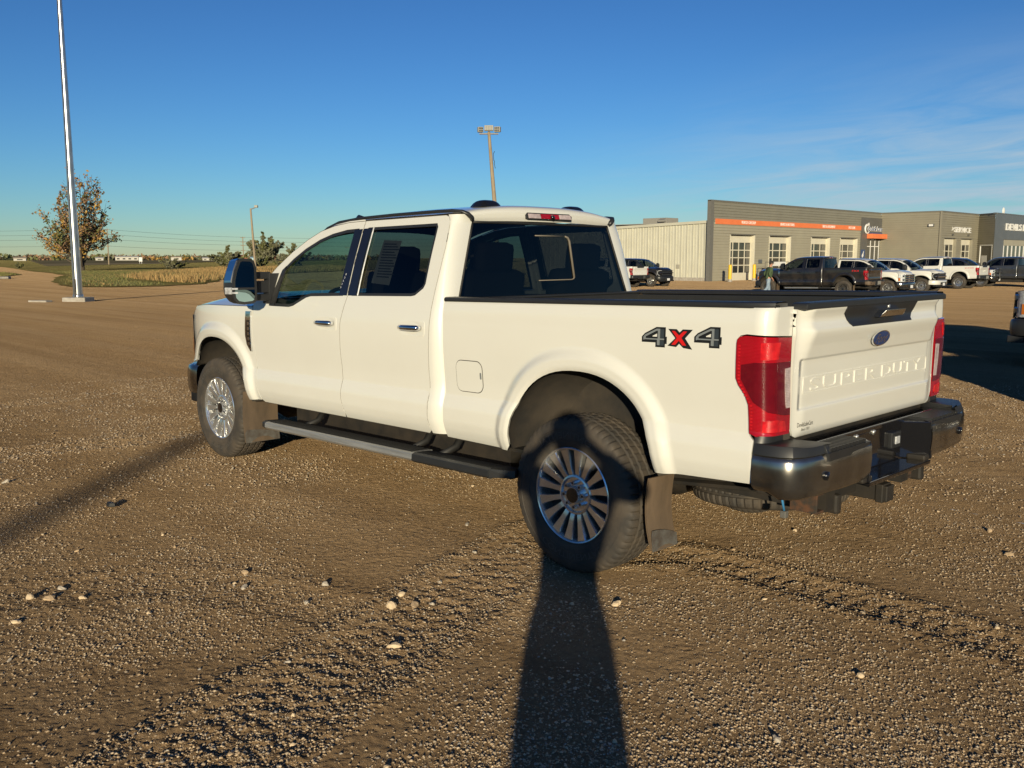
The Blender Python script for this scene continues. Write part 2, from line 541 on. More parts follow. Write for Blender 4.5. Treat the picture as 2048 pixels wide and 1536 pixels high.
def lens(name, c1, c2, rib=90.0, axis='Z'):
    m, nt, bs, out = nodes_of(name)
    tcn = nt.nodes.new('ShaderNodeTexCoord')
    w = nt.nodes.new('ShaderNodeTexWave'); w.bands_direction = axis; w.inputs['Scale'].default_value = rib/6.3
    w.inputs['Distortion'].default_value = 0.0
    nt.links.new(tcn.outputs['Object'], w.inputs['Vector'])
    f = noise_fac(nt, 22, 2)
    nt.links.new(mixc(nt, f, c1, c2), bs.inputs['Base Color'])
    bs.inputs['Roughness'].default_value = 0.22
    bs.inputs['Coat Weight'].default_value = 1.0; bs.inputs['Coat Roughness'].default_value = 0.02
    bump(nt, bs, w.outputs[0], 0.5, 0.004)
    return m
M['lens_red'] = lens('red_lens', (0.40, 0.006, 0.013), (0.35, 0.005, 0.011), 320)
M['lens_deep'] = lens('deep_red_lens', (0.15, 0.004, 0.009), (0.125, 0.003, 0.008), 380)
M['lens_bright'] = lens('bright_red_lens', (0.75, 0.016, 0.02), (0.48, 0.008, 0.012), 500, 'DIAGONAL')
M['lens_white'] = lens('clear_lens', (0.62, 0.52, 0.52), (0.42, 0.34, 0.34), 260)
M['lens_clear'] = lens('headlamp_lens', (0.62, 0.64, 0.66), (0.32, 0.33, 0.35), 160, 'X')

# gravel: two earth tones, damp streaks, grit in the bump
def gravel_material():
    m, nt, bs, out = nodes_of('gravel_lot')
    big = noise_fac(nt, 0.22, 5, 0.6, lo=0.38, hi=0.66)
    mid = noise_fac(nt, 2.4, 6, 0.7, lo=0.32, hi=0.70)
    fine = noise_fac(nt, 42, 4, 0.75, lo=0.36, hi=0.66)
    a = mixc(nt, big, (0.425, 0.286, 0.153), (0.335, 0.217, 0.115))
    b = mixc(nt, mid, a, (0.470, 0.332, 0.188))
    c = mixc(nt, fine, (0.315, 0.205, 0.107), b)
    st1 = noise_fac(nt, 1.0, 4, 0.6, stretch=(0.05, 1.1, 1), lo=0.42, hi=0.60)
    tcs = nt.nodes.new('ShaderNodeTexCoord'); mps = nt.nodes.new('ShaderNodeMapping')
    mps.inputs['Rotation'].default_value = (0, 0, R(38)); mps.inputs['Scale'].default_value = (0.06, 1.3, 1)
    nt.links.new(tcs.outputs['Object'], mps.inputs[0])
    ns = nt.nodes.new('ShaderNodeTexNoise'); ns.inputs['Scale'].default_value = 1.0; ns.inputs['Detail'].default_value = 4
    nt.links.new(mps.outputs[0], ns.inputs['Vector'])
    rs = nt.nodes.new('ShaderNodeMapRange'); rs.inputs[1].default_value = 0.44; rs.inputs[2].default_value = 0.60; rs.inputs[4].default_value = 0.55
    nt.links.new(ns.outputs[0], rs.inputs[0])
    c = mixc(nt, rs.outputs[0], c, (0.270, 0.178, 0.097))
    hf = nt.nodes.new('ShaderNodeMath'); hf.operation = 'MULTIPLY'; hf.inputs[1].default_value = 0.22; nt.links.new(st1, hf.inputs[0])
    c = mixc(nt, hf.outputs[0], c, (0.52, 0.38, 0.235))
    # pale grit specks
    tcn = nt.nodes.new('ShaderNodeTexCoord')
    vo = nt.nodes.new('ShaderNodeTexVoronoi'); vo.inputs['Scale'].default_value = 55
    nt.links.new(tcn.outputs['Object'], vo.inputs['Vector'])
    sp = nt.nodes.new('ShaderNodeMapRange'); sp.inputs[1].default_value = 0.26; sp.inputs[2].default_value = 0.16
    nt.links.new(vo.outputs['Distance'], sp.inputs[0])
    wn2 = nt.nodes.new('ShaderNodeSeparateColor'); nt.links.new(vo.outputs['Color'], wn2.inputs[0])
    th = nt.nodes.new('ShaderNodeMath'); th.operation = 'GREATER_THAN'; th.inputs[1].default_value = 0.72
    nt.links.new(wn2.outputs[0], th.inputs[0])
    mm = nt.nodes.new('ShaderNodeMath'); mm.operation = 'MULTIPLY'
    nt.links.new(sp.outputs[0], mm.inputs[0]); nt.links.new(th.outputs[0], mm.inputs[1])
    c2 = mixc(nt, mm.outputs[0], c, (0.60, 0.48, 0.32))
    nt.links.new(c2, bs.inputs['Base Color'])
    bs.inputs['Roughness'].default_value = 0.95
    bs.inputs['Specular IOR Level'].default_value = 0.0
    h1 = noise_fac(nt, 30, 6, 0.75, lo=0, hi=1)
    ad = nt.nodes.new('ShaderNodeMath'); ad.operation = 'MULTIPLY_ADD'; ad.inputs[1].default_value = 0.5
    nt.links.new(mm.outputs[0], ad.inputs[0]); nt.links.new(h1, ad.inputs[2])
    if 'Diffuse Roughness' in bs.inputs: bs.inputs['Diffuse Roughness'].default_value = 1.0
    bump(nt, bs, ad.outputs[0], 1.0, 0.035)
    return m
M['gravel'] = gravel_material()
M['stone_a'] = mat('stone_tan', (0.72, 0.57, 0.38), 0.85, col2=(0.56, 0.42, 0.265), scale=30)
M['stone_b'] = mat('stone_brown', (0.56, 0.405, 0.245), 0.9, col2=(0.42, 0.30, 0.18), scale=30)
M['stone_c'] = mat('stone_pale', (0.55, 0.49, 0.40), 0.8, col2=(0.38, 0.32, 0.25), scale=30)
def field_material():
    m, nt, bs, out = nodes_of('grass_ground')
    f1 = noise_fac(nt, 0.09, 5, 0.6, lo=0.40, hi=0.62)
    f2 = noise_fac(nt, 0.9, 6, 0.7, lo=0.36, hi=0.66)
    a = mixc(nt, f1, (0.135, 0.140, 0.045), (0.270, 0.210, 0.095))
    b = mixc(nt, f2, a, (0.190, 0.165, 0.070))
    nt.links.new(b, bs.inputs['Base Color'])
    bs.inputs['Roughness'].default_value = 0.95; bs.inputs['Specular IOR Level'].default_value = 0.0; bs.inputs['Diffuse Roughness'].default_value = 1.0
    bump(nt, bs, noise_fac(nt, 3.0, 6, 0.8, lo=0, hi=1), 1.0, 0.25)
    return m
M['field'] = field_material()
M['lawn'] = mat('lawn_blades', (0.14, 0.150, 0.045), 0.8, col2=(0.23, 0.195, 0.08), scale=0.25, spec=0.1)
M['straw'] = mat('dry_grass', (0.42, 0.275, 0.115), 0.85, col2=(0.27, 0.185, 0.085), scale=0.35, spec=0.1)
M['straw_g'] = mat('green_stems', (0.13, 0.13, 0.05), 0.85, col2=(0.08, 0.09, 0.03), scale=0.3)
M['dryfield'] = mat('dry_field', (0.42, 0.33, 0.19), 0.95, col2=(0.26, 0.21, 0.12), scale=0.02, spec=0.0)
M['plough'] = mat('dark_field', (0.30, 0.24, 0.14), 0.95, col2=(0.19, 0.17, 0.09), scale=0.02, spec=0.0)
M['bark'] = mat('bark', (0.12, 0.095, 0.07), 0.9, col2=(0.06, 0.047, 0.035), scale=8, bmp=0.5, bscale=30, bdist=0.02)
M['leaf_gold'] = mat('leaf_gold', (0.44, 0.27, 0.06), 0.7, col2=(0.30, 0.175, 0.04), scale=1.2)
M['leaf_rust'] = mat('leaf_rust', (0.33, 0.20, 0.11), 0.7, col2=(0.22, 0.13, 0.07), scale=1.2)
M['leaf_olive'] = mat('leaf_olive', (0.15, 0.15, 0.045), 0.7, col2=(0.09, 0.10, 0.03), scale=1.2)
M['leaf_sage'] = mat('leaf_sage', (0.19, 0.185, 0.115), 0.75, col2=(0.12, 0.12, 0.07), scale=0.8)
M['leaf_dark'] = mat('leaf_dark', (0.055, 0.062, 0.028), 0.75, col2=(0.032, 0.038, 0.018), scale=0.8)
M['galv'] = mat('galvanised_steel', (0.62, 0.63, 0.63), 0.30, 0.85, col2=(0.40, 0.41, 0.42), scale=3, stretch=(3, 3, 0.8))
M['concrete'] = mat('concrete', (0.42, 0.39, 0.34), 0.9, col2=(0.30, 0.27, 0.23), scale=5, bmp=0.3, bscale=40)
M['wood_pole'] = mat('weathered_wood', (0.36, 0.29, 0.20), 0.85, col2=(0.22, 0.17, 0.11), scale=4, stretch=(6, 6, 0.4), bmp=0.4, bscale=20, bdist=0.02)
M['lamp_grey'] = mat('lamp_housing', (0.36, 0.34, 0.28), 0.6)
M['lamp_glass'] = mat('lamp_glass', (0.06, 0.062, 0.065), 0.45)
M['wire'] = mat('wire', (0.06, 0.06, 0.06), 0.5)
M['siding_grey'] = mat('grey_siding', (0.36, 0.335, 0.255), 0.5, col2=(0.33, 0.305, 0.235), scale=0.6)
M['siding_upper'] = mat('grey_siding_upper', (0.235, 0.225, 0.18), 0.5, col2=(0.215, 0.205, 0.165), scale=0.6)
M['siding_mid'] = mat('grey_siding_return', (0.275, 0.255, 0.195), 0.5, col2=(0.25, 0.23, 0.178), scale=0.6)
M['siding_trim'] = mat('grey_trim', (0.16, 0.155, 0.140), 0.5)
M['siding_white'] = mat('white_siding', (0.54, 0.525, 0.43), 0.5, col2=(0.49, 0.475, 0.39), scale=0.8)
M['cream'] = mat('cream_door', (0.66, 0.62, 0.50), 0.55, col2=(0.60, 0.56, 0.45), scale=1.0)
M['orange'] = mat('orange_band', (0.80, 0.215, 0.075), 0.5, col2=(0.75, 0.19, 0.065), scale=1.0)
M['sign_white'] = mat('sign_white', (0.80, 0.79, 0.76), 0.45)
M['sign_blue'] = mat('sign_blue', (0.03, 0.07, 0.19), 0.4)
M['clad_dark'] = mat('dark_cladding', (0.105, 0.105, 0.100), 0.35, col2=(0.09, 0.09, 0.088), scale=1.0)
M['clad_slate'] = mat('slate_cladding', (0.115, 0.125, 0.135), 0.35, col2=(0.10, 0.11, 0.12), scale=1.0)
M['pane'] = mat('dark_pane', (0.030, 0.034, 0.036), 0.05, coat=1.0, col2=(0.065, 0.062, 0.05), scale=1.1)
M['yellow'] = mat('yellow_paint', (0.80, 0.50, 0.02), 0.45)
M['roof_grey'] = mat('roof_membrane', (0.30, 0.29, 0.27), 0.8)
M['hvac'] = mat('hvac_sheet', (0.30, 0.285, 0.25), 0.5)
M['skin'] = mat('skin', (0.48, 0.25, 0.165), 0.55, col2=(0.42, 0.20, 0.13), scale=12)
M['hair'] = mat('hair', (0.035, 0.024, 0.016), 0.7)
M['green_shirt'] = mat('green_shirt', (0.060, 0.095, 0.042), 0.85, bmp=0.3, bscale=25, bdist=0.02)
M['jeans'] = mat('jeans', (0.17, 0.24, 0.33), 0.85, col2=(0.30, 0.37, 0.43), scale=7, bmp=0.3, bscale=25, bdist=0.02)
M['boots'] = mat('tan_boots', (0.22, 0.15, 0.09), 0.8)
M['dark_jacket'] = mat('dark_jacket', (0.03, 0.035, 0.045), 0.85, bmp=0.3, bscale=20, bdist=0.02)
M['cap_black'] = mat('cap_black', (0.03, 0.03, 0.028), 0.8)
M['cap_tan'] = mat('cap_tan', (0.30, 0.25, 0.15), 0.8)
M['roof_red'] = mat('red_roof', (0.22, 0.07, 0.045), 0.7)
M['house_white'] = mat('house_white', (0.50, 0.48, 0.43), 0.6)
M['house_tan'] = mat('house_tan', (0.42, 0.34, 0.24), 0.7)
M['house_blue'] = mat('house_blue', (0.35, 0.52, 0.62), 0.5)
M['phone'] = mat('phone_black', (0.015, 0.015, 0.017), 0.2, coat=1.0)
# ------------------------------------------------------------------ the lot
def T(x, y):
    """The lot falls very gently towards the building."""
    return -.27*sstep(7, 48, np.asarray(x)*.45-np.asarray(y)*.89)

TRACKS = [  # centre line points, half width, depth, lump size
    ([(-.75, 4.2), (-.25, 2.94), (.01, 2.13), (.31, 1.25), (.55, .55)], .26, .011, 9),
    ([(.18, .75), (-.30, .30), (-.71, .30), (-1.51, .30), (-2.4, .38), (-3.2, .55)], .16, .012, 10),
    ([(2.4, 4.3), (1.71, 3.33), (1.47, 2.67), (.9, 2.35), (.4, 2.2)], .20, .004, 9),
    ([(6.4, 4.2), (5.6, 2.6), (5.2, 1.2), (5.6, -.8), (7, -3.2), (10, -6)], .18, .010, 7),
    ([(9.5, 4.2), (8.4, 2.4), (8.4, .6), (9.6, -1.6), (13, -5)], .18, .010, 7),
    ([(-2.5, -1.6), (-1.9, -3.5), (-.5, -6), (2, -9)], .18, .010, 8)]
def track_field(x, y):
    h = np.zeros_like(x); lump = np.zeros_like(x)
    for pts, hw, dep, fr in TRACKS:
        P = np.array(pts); d = np.full(x.shape, 1e9); s = np.zeros_like(x); acc = 0
        for a, b in zip(P[:-1], P[1:]):
            ab = b-a; L = np.linalg.norm(ab)
            t = np.clip(((x-a[0])*ab[0]+(y-a[1])*ab[1])/L**2, 0, 1)
            q = np.hypot(x-a[0]-t*ab[0], y-a[1]-t*ab[1])
            m = q < d; d = np.where(m, q, d); s = np.where(m, acc+t*L, s); acc += L
        d = d+.05*(fbm(x*3, y*3, 2)-.4)
        core = sstep(hw, hw*.6, d)
        rim = np.exp(-((d-hw*1.15)/.07)**2)
        tread = np.sin(s*2*PI*fr+np.sign(np.sin(d*40))*1.2)
        h += -dep*.4*core+dep*.7*rim+dep*.28*core*tread
        lump = np.maximum(lump, np.maximum(core*.8, rim)*min(1, dep/.012))
    return h, lump
def Hn(x, y, fine):
    x = np.asarray(x, float); y = np.asarray(y, float)
    tr, lump = track_field(x, y)
    # keep the patches under the tyres level
    flat = np.ones_like(x)
    for wx in (0, 4.066):
        for wy in (.85, -.85): flat *= 1-.92*np.exp(-(((x-wx)/.35)**2+((y-wy)/.28)**2))
    z = .022*(fbm(x*.5+3, y*.5, 3)-.45)+.012*(fbm(x*2.1, y*2.1, 3)-.45)+tr
    if fine:
        e = sstep(0, .6, np.minimum(np.minimum(x-FX0, FX1-x), np.minimum(y-FY0, FY1-y)))
        n1 = fbm(x*15, y*15, 3)-.45; n2 = fbm(x*36+9, y*36, 2)-.4
        grit = np.random.default_rng(2).random(x.shape)-.5
        z = z+e*(n1*(.003+.008*lump)+np.maximum(n2, -.1)*(.004+.010*lump)+grit*(.0042+.0065*lump))
    elif fine is False:
        z = z+(np.random.default_rng(4).random(x.shape)-.5)*.011*(x.size > 1000)
    return T(x, y)+z*flat

def fast_grid(name, xs, ys, Z, mat_, hole=None):
    nx, ny = len(xs), len(ys)
    X, Y = np.meshgrid(xs, ys, indexing='ij')
    co = np.stack([X, Y, Z], -1).reshape(-1, 3).astype(np.float32)
    i, j = np.meshgrid(np.arange(nx-1), np.arange(ny-1), indexing='ij')
    q = np.stack([i*ny+j, (i+1)*ny+j, (i+1)*ny+j+1, i*ny+j+1], -1).reshape(-1, 4)
    if hole is not None:
        cx = (X[:-1, :-1]+X[1:, 1:]).reshape(-1)/2; cy = (Y[:-1, :-1]+Y[1:, 1:]).reshape(-1)/2
        q = q[~((cx > hole[0]) & (cx < hole[1]) & (cy > hole[2]) & (cy < hole[3]))]
    me = bpy.data.meshes.new(name)
    me.vertices.add(len(co)); me.vertices.foreach_set('co', co.reshape(-1))
    me.loops.add(q.size); me.loops.foreach_set('vertex_index', q.reshape(-1).astype(np.int32))
    me.polygons.add(len(q)); me.polygons.foreach_set('loop_start', np.arange(0, q.size, 4, dtype=np.int32))
    me.polygons.foreach_set('use_smooth', np.ones(len(q), bool))
    me.update(); me.validate()
    me.materials.append(mat_)
    o = bpy.data.objects.new(name, me); link(o)
    return o

NX0, NX1, NY0, NY1 = -5.0, 17.0, -14.0, 5.6        # nearer ground, shaped
FX0, FX1, FY0, FY1 = -3.0, 5.4, -1.8, 4.4          # finest piece
xs = np.concatenate([[-3500, -1200, -500, -200, -80, -40, -20, -10], np.linspace(NX0, NX1, 23), [22, 28, 35, 44, 56, 70, 90, 130, 200, 320, 600, 1200, 3500]])
ys = np.concatenate([[-3500, -1200, -500, -250, -150, -110, -85, -70, -60, -52, -45, -38, -32, -27, -22, -18], np.linspace(NY0, NY1, 21), [8, 14, 25, 50, 100, 300, 1200, 3500]])
X, Y = np.meshgrid(xs, ys, indexing='ij')
Zf = T(X, Y)
ground = tag(fast_grid('ground', xs, ys, Zf, M['gravel'], (NX0, NX1, NY0, NY1)), kind='structure')
xs = np.linspace(NX0, NX1, 450); ys = np.linspace(NY0, NY1, 400)
# snap two lines of this grid to the finest piece's borders
for v in (FX0, FX1): xs[np.argmin(abs(xs-v))] = v
for v in (FY0, FY1): ys[np.argmin(abs(ys-v))] = v
X, Y = np.meshgrid(xs, ys, indexing='ij')
edge = sstep(0, 1.2, np.minimum(np.minimum(X-NX0, NX1-X), np.minimum(Y-NY0, NY1-Y)))
Z = Hn(X, Y, False)
Z = T(X, Y)+(Z-T(X, Y))*edge
g2 = tag(fast_grid('gravel_lot', xs, ys, Z, M['gravel'], (FX0, FX1, FY0, FY1)), kind='structure')
xs = np.linspace(FX0, FX1, 700); ys = np.linspace(FY0, FY1, 517)
X, Y = np.meshgrid(xs, ys, indexing='ij')
e = sstep(0, 1.2, np.minimum(np.minimum(X-NX0, NX1-X), np.minimum(Y-NY0, NY1-Y)))
Z = Hn(X, Y, True); Z = T(X, Y)+(Z-T(X, Y))*e
g3 = tag(fast_grid('gravel_surface', xs, ys, Z, M['gravel']), kind='structure')
_gz = (xs, ys, Z)
def ground_z(x, y):
    x = np.asarray(x, float); y = np.asarray(y, float)
    i = np.clip(((x-FX0)/(FX1-FX0)*699).astype(int), 0, 699); j = np.clip(((y-FY0)/(FY1-FY0)*516).astype(int), 0, 516)
    zf = Z[i, j]
    ins = (x > FX0) & (x < FX1) & (y > FY0) & (y < FY1)
    return np.where(ins, zf, Hn(x, y, None)*1.0)

# small stones strewn over it, far too many to count
def strew(n, seed, rmin, rmax, dmax):
    rng = np.random.default_rng(seed)
    a = R(-44.4)+R(34)*(rng.random(n)*2-1)
    d = 2.6+(dmax-2.6)*rng.random(n)**1.5
    x = -3.24+d*np.cos(a); y = 4.59+d*np.sin(a)
    k = fbm(x*1.3, y*1.3, 3)
    keep = rng.random(n) < np.clip((k-.30)*3.2, .10, 1)
    keep |= (track_field(x, y)[1] > .35)
    x, y = x[keep], y[keep]
    r = rmin+(rmax-rmin)*rng.random(len(x))**3.2
    r *= 1+.5*(d[keep] > 7)
    return x, y, r, rng
oct_v = np.array([(1, 0, 0), (.2, .95, .1), (-.9, .3, -.1), (-.25, -.95, 0), (.15, .1, .95), (-.3, -.2, .7), (.55, -.5, .5)])
oct_f = np.array([(0, 1, 4), (1, 2, 4), (2, 5, 4), (2, 3, 5), (3, 6, 5), (3, 0, 6), (0, 4, 6), (4, 5, 6)])
def stones_mesh(name, x, y, r, rng, mats):
    n = len(x); z = ground_z(x, y)
    V = oct_v[None]*(1+.35*(rng.random((n, 7, 3))-.5))
    a = rng.random(n)*2*PI; c, s = np.cos(a), np.sin(a)
    st = .65+.7*rng.random((n, 2))
    vx = V[..., 0]*st[:, :1]; vy = V[..., 1]*st[:, 1:]
    W = np.stack([(vx*c[:, None]-vy*s[:, None])*r[:, None]+x[:, None], (vx*s[:, None]+vy*c[:, None])*r[:, None]+y[:, None], V[..., 2]*r[:, None]*.75+z[:, None]+r[:, None]*.15], -1)
    F = (oct_f[None]+(np.arange(n)*7)[:, None, None]).reshape(-1, 3)
    me = bpy.data.meshes.new(name)
    me.vertices.add(n*7); me.vertices.foreach_set('co', W.reshape(-1).astype(np.float32))
    me.loops.add(F.size); me.loops.foreach_set('vertex_index', F.reshape(-1).astype(np.int32))
    me.polygons.add(len(F)); me.polygons.foreach_set('loop_start', np.arange(0, F.size, 3, dtype=np.int32))
    for m_ in mats: me.materials.append(m_)
    mi = np.repeat(rng.choice(len(mats), n, p=[.34, .58, .08]), 8).astype(np.int32)
    me.polygons.foreach_set('material_index', mi)
    me.update()
    return link(bpy.data.objects.new(name, me))
x, y, r, rng = strew(290000, 5, .0022, .0080, 14)
tag(stones_mesh('pebbles', x, y, r, rng, [M['stone_a'], M['stone_b'], M['stone_c']]), 'small loose stones strewn over the brown gravel lot', 'gravel', kind='stuff')
# larger stones, one by one
var = []
rng = np.random.default_rng(21)
for q in range(8):
    bm = bmesh.new(); bmesh.ops.create_icosphere(bm, subdivisions=2, radius=1)
    sc = Vector((.8+.5*rng.random(), .7+.4*rng.random(), .5+.25*rng.random()))
    ph = rng.random(3)*9
    for v in bm.verts:
        n = v.co.copy(); w = 1+.22*math.sin(3*n.x+ph[0])+.15*math.sin(4*n.y+ph[1]+n.z*2)
        v.co = Vector((n.x*sc.x, n.y*sc.y, n.z*sc.z))*w
    me = bpy.data.meshes.new('stone'); bm.to_mesh(me); bm.free()
    me.materials.append(M[('stone_a', 'stone_c', 'stone_a', 'stone_b')[q % 4]])
    var.append(me)
xx, yy, rr, rng = strew(300, 33, .010, .022, 9.5)
big = [(.28, 1.98, .032), (.22, 1.88, .024), (.36, 1.85, .02), (.75, 2.05, .022), (-.1, 2.25, .026), (1.55, 3.15, .022), (1.45, 3.02, .02), (1.66, 3.05, .018), (1.62, 3.22, .024), (1.9, 3.5, .022)]
for q, (a, b, c) in enumerate(list(zip(xx, yy, rr))[:70]+big):
    o = bpy.data.objects.new('stone', var[q % 8]); link(o, g3 if (FX0 < a < FX1 and FY0 < b < FY1) else g2)
    o.location = (a, b, float(ground_z(a, b))+c*.22); o.scale = (c, c, c); o.rotation_euler = (rng.random()*.5, rng.random()*.5, rng.random()*6.3)
mb = MB(); mb.prism([(0, 0), (.05, -.012), (.10, .006), (.085, .03), (.03, .034)], lambda a, b: (3.02+a, 2.25+b, .012), lambda a, b: (3.02+a*.9, 2.25+b*.8, .040))
o = mb.build('rubber_scrap', M['rubber_black'], bevel=.006); tag(o, 'small black rubber scrap lying alone on the open gravel left of the pickup', 'scrap')

# ------------------------------------------------------------------ grass beyond the lot
def sheet(name, pts, m_, dz, kind='structure'):
    V = [(a, b, float(T(a, b))+dz) for a, b in pts]
    bm = bmesh.new(); f = bm.faces.new([bm.verts.new(v) for v in V])
    bmesh.ops.triangulate(bm, faces=[f])
    me = bpy.data.meshes.new(name); bm.to_mesh(me); bm.free(); me.materials.append(m_)
    if me.polygons[0].normal.z < 0: me.flip_normals()
    return tag(link(bpy.data.objects.new(name, me)), kind=kind)
rg_ = np.random.default_rng(8)
def ragged(pts, n=5, amp=.6):
    out = []
    for a, b in zip(pts[:-1], pts[1:]):
        for k in range(n):
            t = k/n; out.append((a[0]+(b[0]-a[0])*t+amp*(rg_.random()-.5), a[1]+(b[1]-a[1])*t+amp*(rg_.random()-.5)))
    return out
near = [(80.9, -22.7), (70.5, -19.5), (65.4, -18.4), (61.9, -17.9), (59.9, -19.2), (59.2, -22.4), (62, -26.6), (66.1, -29.7), (77.9, -37.1), (89.8, -46.8), (97.2, -53.2), (107.5, -66.4), (120, -85), (140, -120)]
tongue = [(230, -58), (219, -57.1), (143.8, -40.3), (121.8, -35.8), (106.6, -32.2), (93.3, -27.1), (80.9, -22.7)]
field_pts = ragged(tongue, 4, .8)+ragged(near, 6, .7)+[(140, -120), (420, -420), (3300, -2600), (3300, -800), (900, -238)]
sheet('grass_field', field_pts, M['field'], .05)
sheet('grass_verge', ragged([(99.5, -23.8), (113, -29.8), (129, -33.8), (134.9, -33.7), (175, -35), (175, -22), (120, -19), (99.5, -23.8)], 4, .6), M['field'], .05)
sheet('dry_field', [(230, -70), (3300, -980), (3300, -1500), (460, -240), (300, -130)], M['dryfield'], .09)
sheet('far_field', [(330, -100), (3300, -1000), (3300, -2300), (600, -390), (380, -190)], M['plough'], .16)
sheet('left_field', [(260, -52), (3300, -700), (3300, 300), (400, 60), (240, -10)], M['dryfield'], .07)
# ------------------------------------------------------------------ pickups
RK = 0.019                                    # the body sits nose-down by this slope
def rake(V):
    V = np.array(V, float); V[:, 2] -= RK*(V[:, 0]-1.0); return V

side_prof = spline([(.52, .915), (.58, .945), (.62, .968), (.67, .988), (.72, .998), (.78, .999), (.83, .990), (.868, .977), (.876, .9735), (.93, .9735), (1.05, .980), (1.17, .984), (1.28, .980),
                    (1.38, .967), (1.455, .950), (1.55, .924), (1.70, .878), (1.85, .826), (1.92, .801), (1.98, .777)])
bed_add = spline([(.5, 0), (.9, .004), (1.1, .008), (1.30, .014), (1.40, .024), (1.43, .024), (1.46, .006), (1.6, 0)])
ARCH = ((-.05, .56, .515, .53), (4.02, .56, .57, .54))
def arch_rho(x, z, a):
    xc, zc, rx, rz = a
    return ((np.abs(x-xc)/rx)**2.25+(np.maximum(z-zc, 0)/rz)**2.25)**(1/2.25)
def arch_pts(a, rho=1.0, n=30, zend=None):
    """Arch outline from the rear foot over the top to the front foot (x grows)."""
    xc, zc, rx, rz = a
    out = []
    for t in np.linspace(0, PI, n):
        c, s = -math.cos(t), math.sin(t)
        out.append((xc+rho*rx*math.copysign(abs(c)**(2/2.25), c), zc+rho*rz*abs(s)**(2/2.25)))
    return out
def side_y(x, z, bed):
    y = side_prof(z)
    b = np.where(np.asarray(x) < 1.06, bed_add(z), 0) if bed else 0
    t = np.clip((x-3.70)/.95, 0, 1.3)
    y = y+b-.125*t**2.4
    for a in ARCH:
        r = arch_rho(x, z, a)
        y = y+.027*sstep(1.235, 1.11, r)*sstep(.5, .8, r)-.010*sstep(1.04, .985, r)
    return y
XS, RC = -1.09, .07
def map_side(bed, off=0.0):
    def f(s, z):
        s = np.asarray(s, float); z = np.asarray(z, float)
        y = side_y(np.maximum(s, XS), z, bed)+off
        a = np.clip((XS-s)/RC, 0, PI/2); L = np.maximum((XS-s)-RC*PI/2, 0)
        x = np.where(s > XS, s, XS-(RC+off)*np.sin(a))
        y = np.where(s > XS, y, y-(RC+off)*(1-np.cos(a))-L)
        return x, y, z
    return f

tg_prof = spline([(.82, -1.150), (.838, -1.168), (.87, -1.180), (1.0, -1.184), (1.19, -1.188), (1.25, -1.202), (1.312, -1.224), (1.326, -1.226), (1.342, -1.212), (1.375, -1.204), (1.405, -1.214), (1.425, -1.224), (1.45, -1.226)])
def map_tg(off=0.0):
    def f(y, z):
        m = sstep(.742, .725, np.abs(y))*sstep(.955, .972, z)*sstep(1.203, 1.186, z)
        e = .8*sstep(.69, .79, np.abs(y))
        return tg_prof(z)*(1-e)-1.166*e+.013*m-off, y, z
    return f
# roof rows: x, half width, edge z, crown z
roof_rows = spline([(0, 1.142, .658, 1.925, 1.936), (1, 1.132, .668, 1.944, 1.966), (2, 1.130, .692, 1.962, 1.996), (3, 1.145, .727, 1.975, 2.022), (4, 1.19, .761, 1.976, 2.040),
                    (5, 1.35, .773, 1.976, 2.053), (6, 1.8, .776, 1.978, 2.060), (7, 2.2, .775, 1.975, 2.055), (8, 2.45, .770, 1.958, 2.038), (9, 2.64, .757, 1.922, 2.008), (10, 2.76, .738, 1.880, 1.972)])
def xrow(p):  # rows of the roof spline hold x out of order near the back, so they are indexed by row number
    return roof_rows(p)

WIN_F = [(3.13, 1.372), (2.84, 1.368), (2.78, 1.378), (2.62, 1.440), (2.56, 1.450), (2.155, 1.457), (2.150, 1.920), (2.30, 1.917), (2.47, 1.895), (2.62, 1.858), (2.78, 1.797), (2.92, 1.722), (3.035, 1.640)]
WIN_R = [(2.055, 1.458), (1.40, 1.462), (1.36, 1.468), (1.29, 1.512), (1.277, 1.54), (1.288, 1.895), (1.305, 1.918), (2.05, 1.922)]
DOOR_F = [(3.372, 1.405), (3.36, 1.30), (3.362, 1.08), (3.335, .90), (3.29, .70), (3.262, .632), (3.235, .617), (2.13, .612), (2.122, .64), (2.146, .75), (2.148, .88), (2.162, 1.09), (2.160, 1.27), (2.128, 1.38), (2.104, 1.455), (2.102, 1.968),
          (2.30, 1.966), (2.47, 1.950), (2.63, 1.918), (2.79, 1.857), (2.95, 1.775), (3.12, 1.665), (3.27, 1.545), (3.352, 1.455)]
DOOR_R = [(2.096, 1.968), (2.098, 1.455), (2.122, 1.38), (2.154, 1.27), (2.156, 1.09), (2.142, .88), (2.140, .75), (2.116, .64), (2.118, .612), (1.21, .606), (1.184, .625), (1.196, .70), (1.190, .88), (1.197, 1.0), (1.188, 1.28), (1.178, 1.45), (1.17, 1.62), (1.168, 1.78), (1.186, 1.925), (1.21, 1.956), (1.24, 1.965)]
LAMP = [(-1.005, 1.280), (-1.005, 1.123), (-1.018, 1.092), (-1.052, 1.048), (-1.068, 1.005), (-1.074, .875), (-1.10, .868), (-1.308, .862), (-1.312, 1.302), (-1.05, 1.316), (-1.02, 1.310), (-1.008, 1.298)]

